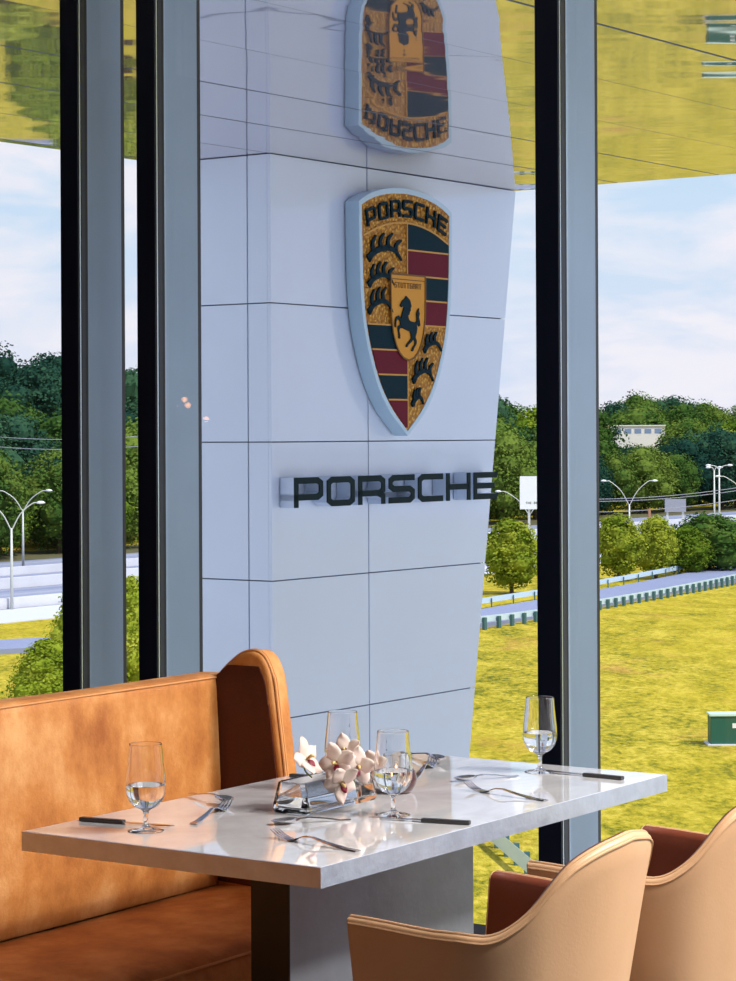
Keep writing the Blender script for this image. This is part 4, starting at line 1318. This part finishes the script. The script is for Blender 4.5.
# green utility cabinet on the lawn
X, Y = at(725, 98); 
r = empty('utility_cabinet', (X - .1, Y, terr(X, Y))); tag(r, 'green utility cabinet standing on the lawn at the right edge', 'utility box')
MB().box((-.62, -.45, 0), (.9, .45, 1.22)).build('cabinet_body', M['boxgreen'], r, bevel=.02)
MB().box((-.66, -.5, 1.22), (.94, .5, 1.30)).build('lid', mat('pale_green_lid', rgb(200, 226, 214), .4), r)
MB().box((.28, -.47, .72), (.48, -.451, .92)).build('notice', M['signwhite'], r)
MB().box((-.75, -.6, -.3), (1.0, .6, .06)).build('concrete_pad', M['concrete'], r)

# warehouse on the hill
d = 528; Xa, _ = at(611, d); Xb, _ = at(665, d); zt = EYE - (427.5 - 434) / 2350 * d; zb = EYE - (444 - 434) / 2350 * d
xc = (Xa + Xb) / 2; zg = min(terr(xc, d), zb - 1)
r = empty('warehouse', (xc, d, zg)); tag(r, 'long white flat roofed building on the wooded hill', 'building')
wb = MB().box((Xa - xc, 0, -2), (Xb - xc, 14, zt - zg)).build('walls', M['build'], r)
MB().box((Xa - xc - .2, -.25, zt - zg), (Xb - xc + .2, 14.2, zt - zg + .25)).build('roof', M['whitemetal'], r)
for k in range(5):
    x0 = Xa - xc + .8 + k * 2.25; MB().box((x0, -.06, zt - zg - 1.6), (x0 + 1.5, .02, zt - zg - .6)).build('window', M['buildglass'], r)

# ------------------------------------------------------------------ sky, sun, camera
W = bpy.data.worlds.new('World'); SC.world = W; W.use_nodes = True
nt = W.node_tree; nt.nodes.clear()
def wn(ty, **kw):
    nd = nt.nodes.new(ty)
    for k, v in kw.items():
        if k in nd.inputs.keys(): nd.inputs[k].default_value = v
        else: setattr(nd, k, v)
    return nd
out = wn('ShaderNodeOutputWorld'); bg = wn('ShaderNodeBackground'); bg.inputs[1].default_value = 1.06
tcw = wn('ShaderNodeTexCoord'); sep = wn('ShaderNodeSeparateXYZ'); nt.links.new(tcw.outputs['Generated'], sep.inputs[0])
mp = wn('ShaderNodeMapping'); mp.inputs['Scale'].default_value = (1, 1, 3.2); nt.links.new(tcw.outputs['Generated'], mp.inputs[0])
nz = wn('ShaderNodeTexNoise', Scale=11.0, Detail=7.0, Roughness=.58, Distortion=.3); nt.links.new(mp.outputs[0], nz.inputs['Vector'])
cr = wn('ShaderNodeMapRange'); cr.inputs[1].default_value = .40; cr.inputs[2].default_value = .60; nt.links.new(nz.outputs[0], cr.inputs[0])
gr_ = wn('ShaderNodeValToRGB'); e = gr_.color_ramp.elements
e[0].position = 0; e[0].color = rgb(224, 230, 250); e[1].position = .75; e[1].color = rgb(110, 165, 232)
e.new(.06).color = rgb(218, 232, 252); e.new(.14).color = rgb(200, 228, 252)
nt.links.new(sep.outputs[2], gr_.inputs[0])
mx = wn('ShaderNodeMix', data_type='RGBA'); mx.inputs[7].default_value = rgb(250, 246, 254)
nt.links.new(cr.outputs[0], mx.inputs[0]); nt.links.new(gr_.outputs[0], mx.inputs[6])
nt.links.new(mx.outputs[2], bg.inputs[0]); nt.links.new(bg.outputs[0], out.inputs[0])

sd = bpy.data.lights.new('sun', 'SUN'); sd.energy = 4.2; sd.angle = math.radians(1.2); sd.color = (1, .95, .86)
so_ = bpy.data.objects.new('sun', sd); COL.objects.link(so_)
dirv = Vector((.40, -.38, .83)); so_.rotation_euler = dirv.to_track_quat('Z', 'Y').to_euler()

cd = bpy.data.cameras.new('camera'); cam = bpy.data.objects.new('camera', cd); COL.objects.link(cam)
cam.location = (0, 0, EYE)
cd.sensor_fit = 'HORIZONTAL'; cd.sensor_width = 36; cd.lens = 36 * 2350 / 736
cd.shift_y = -(490.5 - 434) / 736
cd.clip_end = 5000; cd.clip_start = .05
cam.rotation_euler = (Matrix.Rotation(PI / 2, 4, 'X') @ Matrix.Rotation(math.radians(-.28), 4, 'Z')).to_euler()
SC.camera = cam
SC.view_settings.view_transform = 'Standard'; SC.view_settings.look = 'None'
SC.view_settings.exposure = 0.0; SC.view_settings.gamma = 1.0; SC.view_settings.use_curve_mapping = False
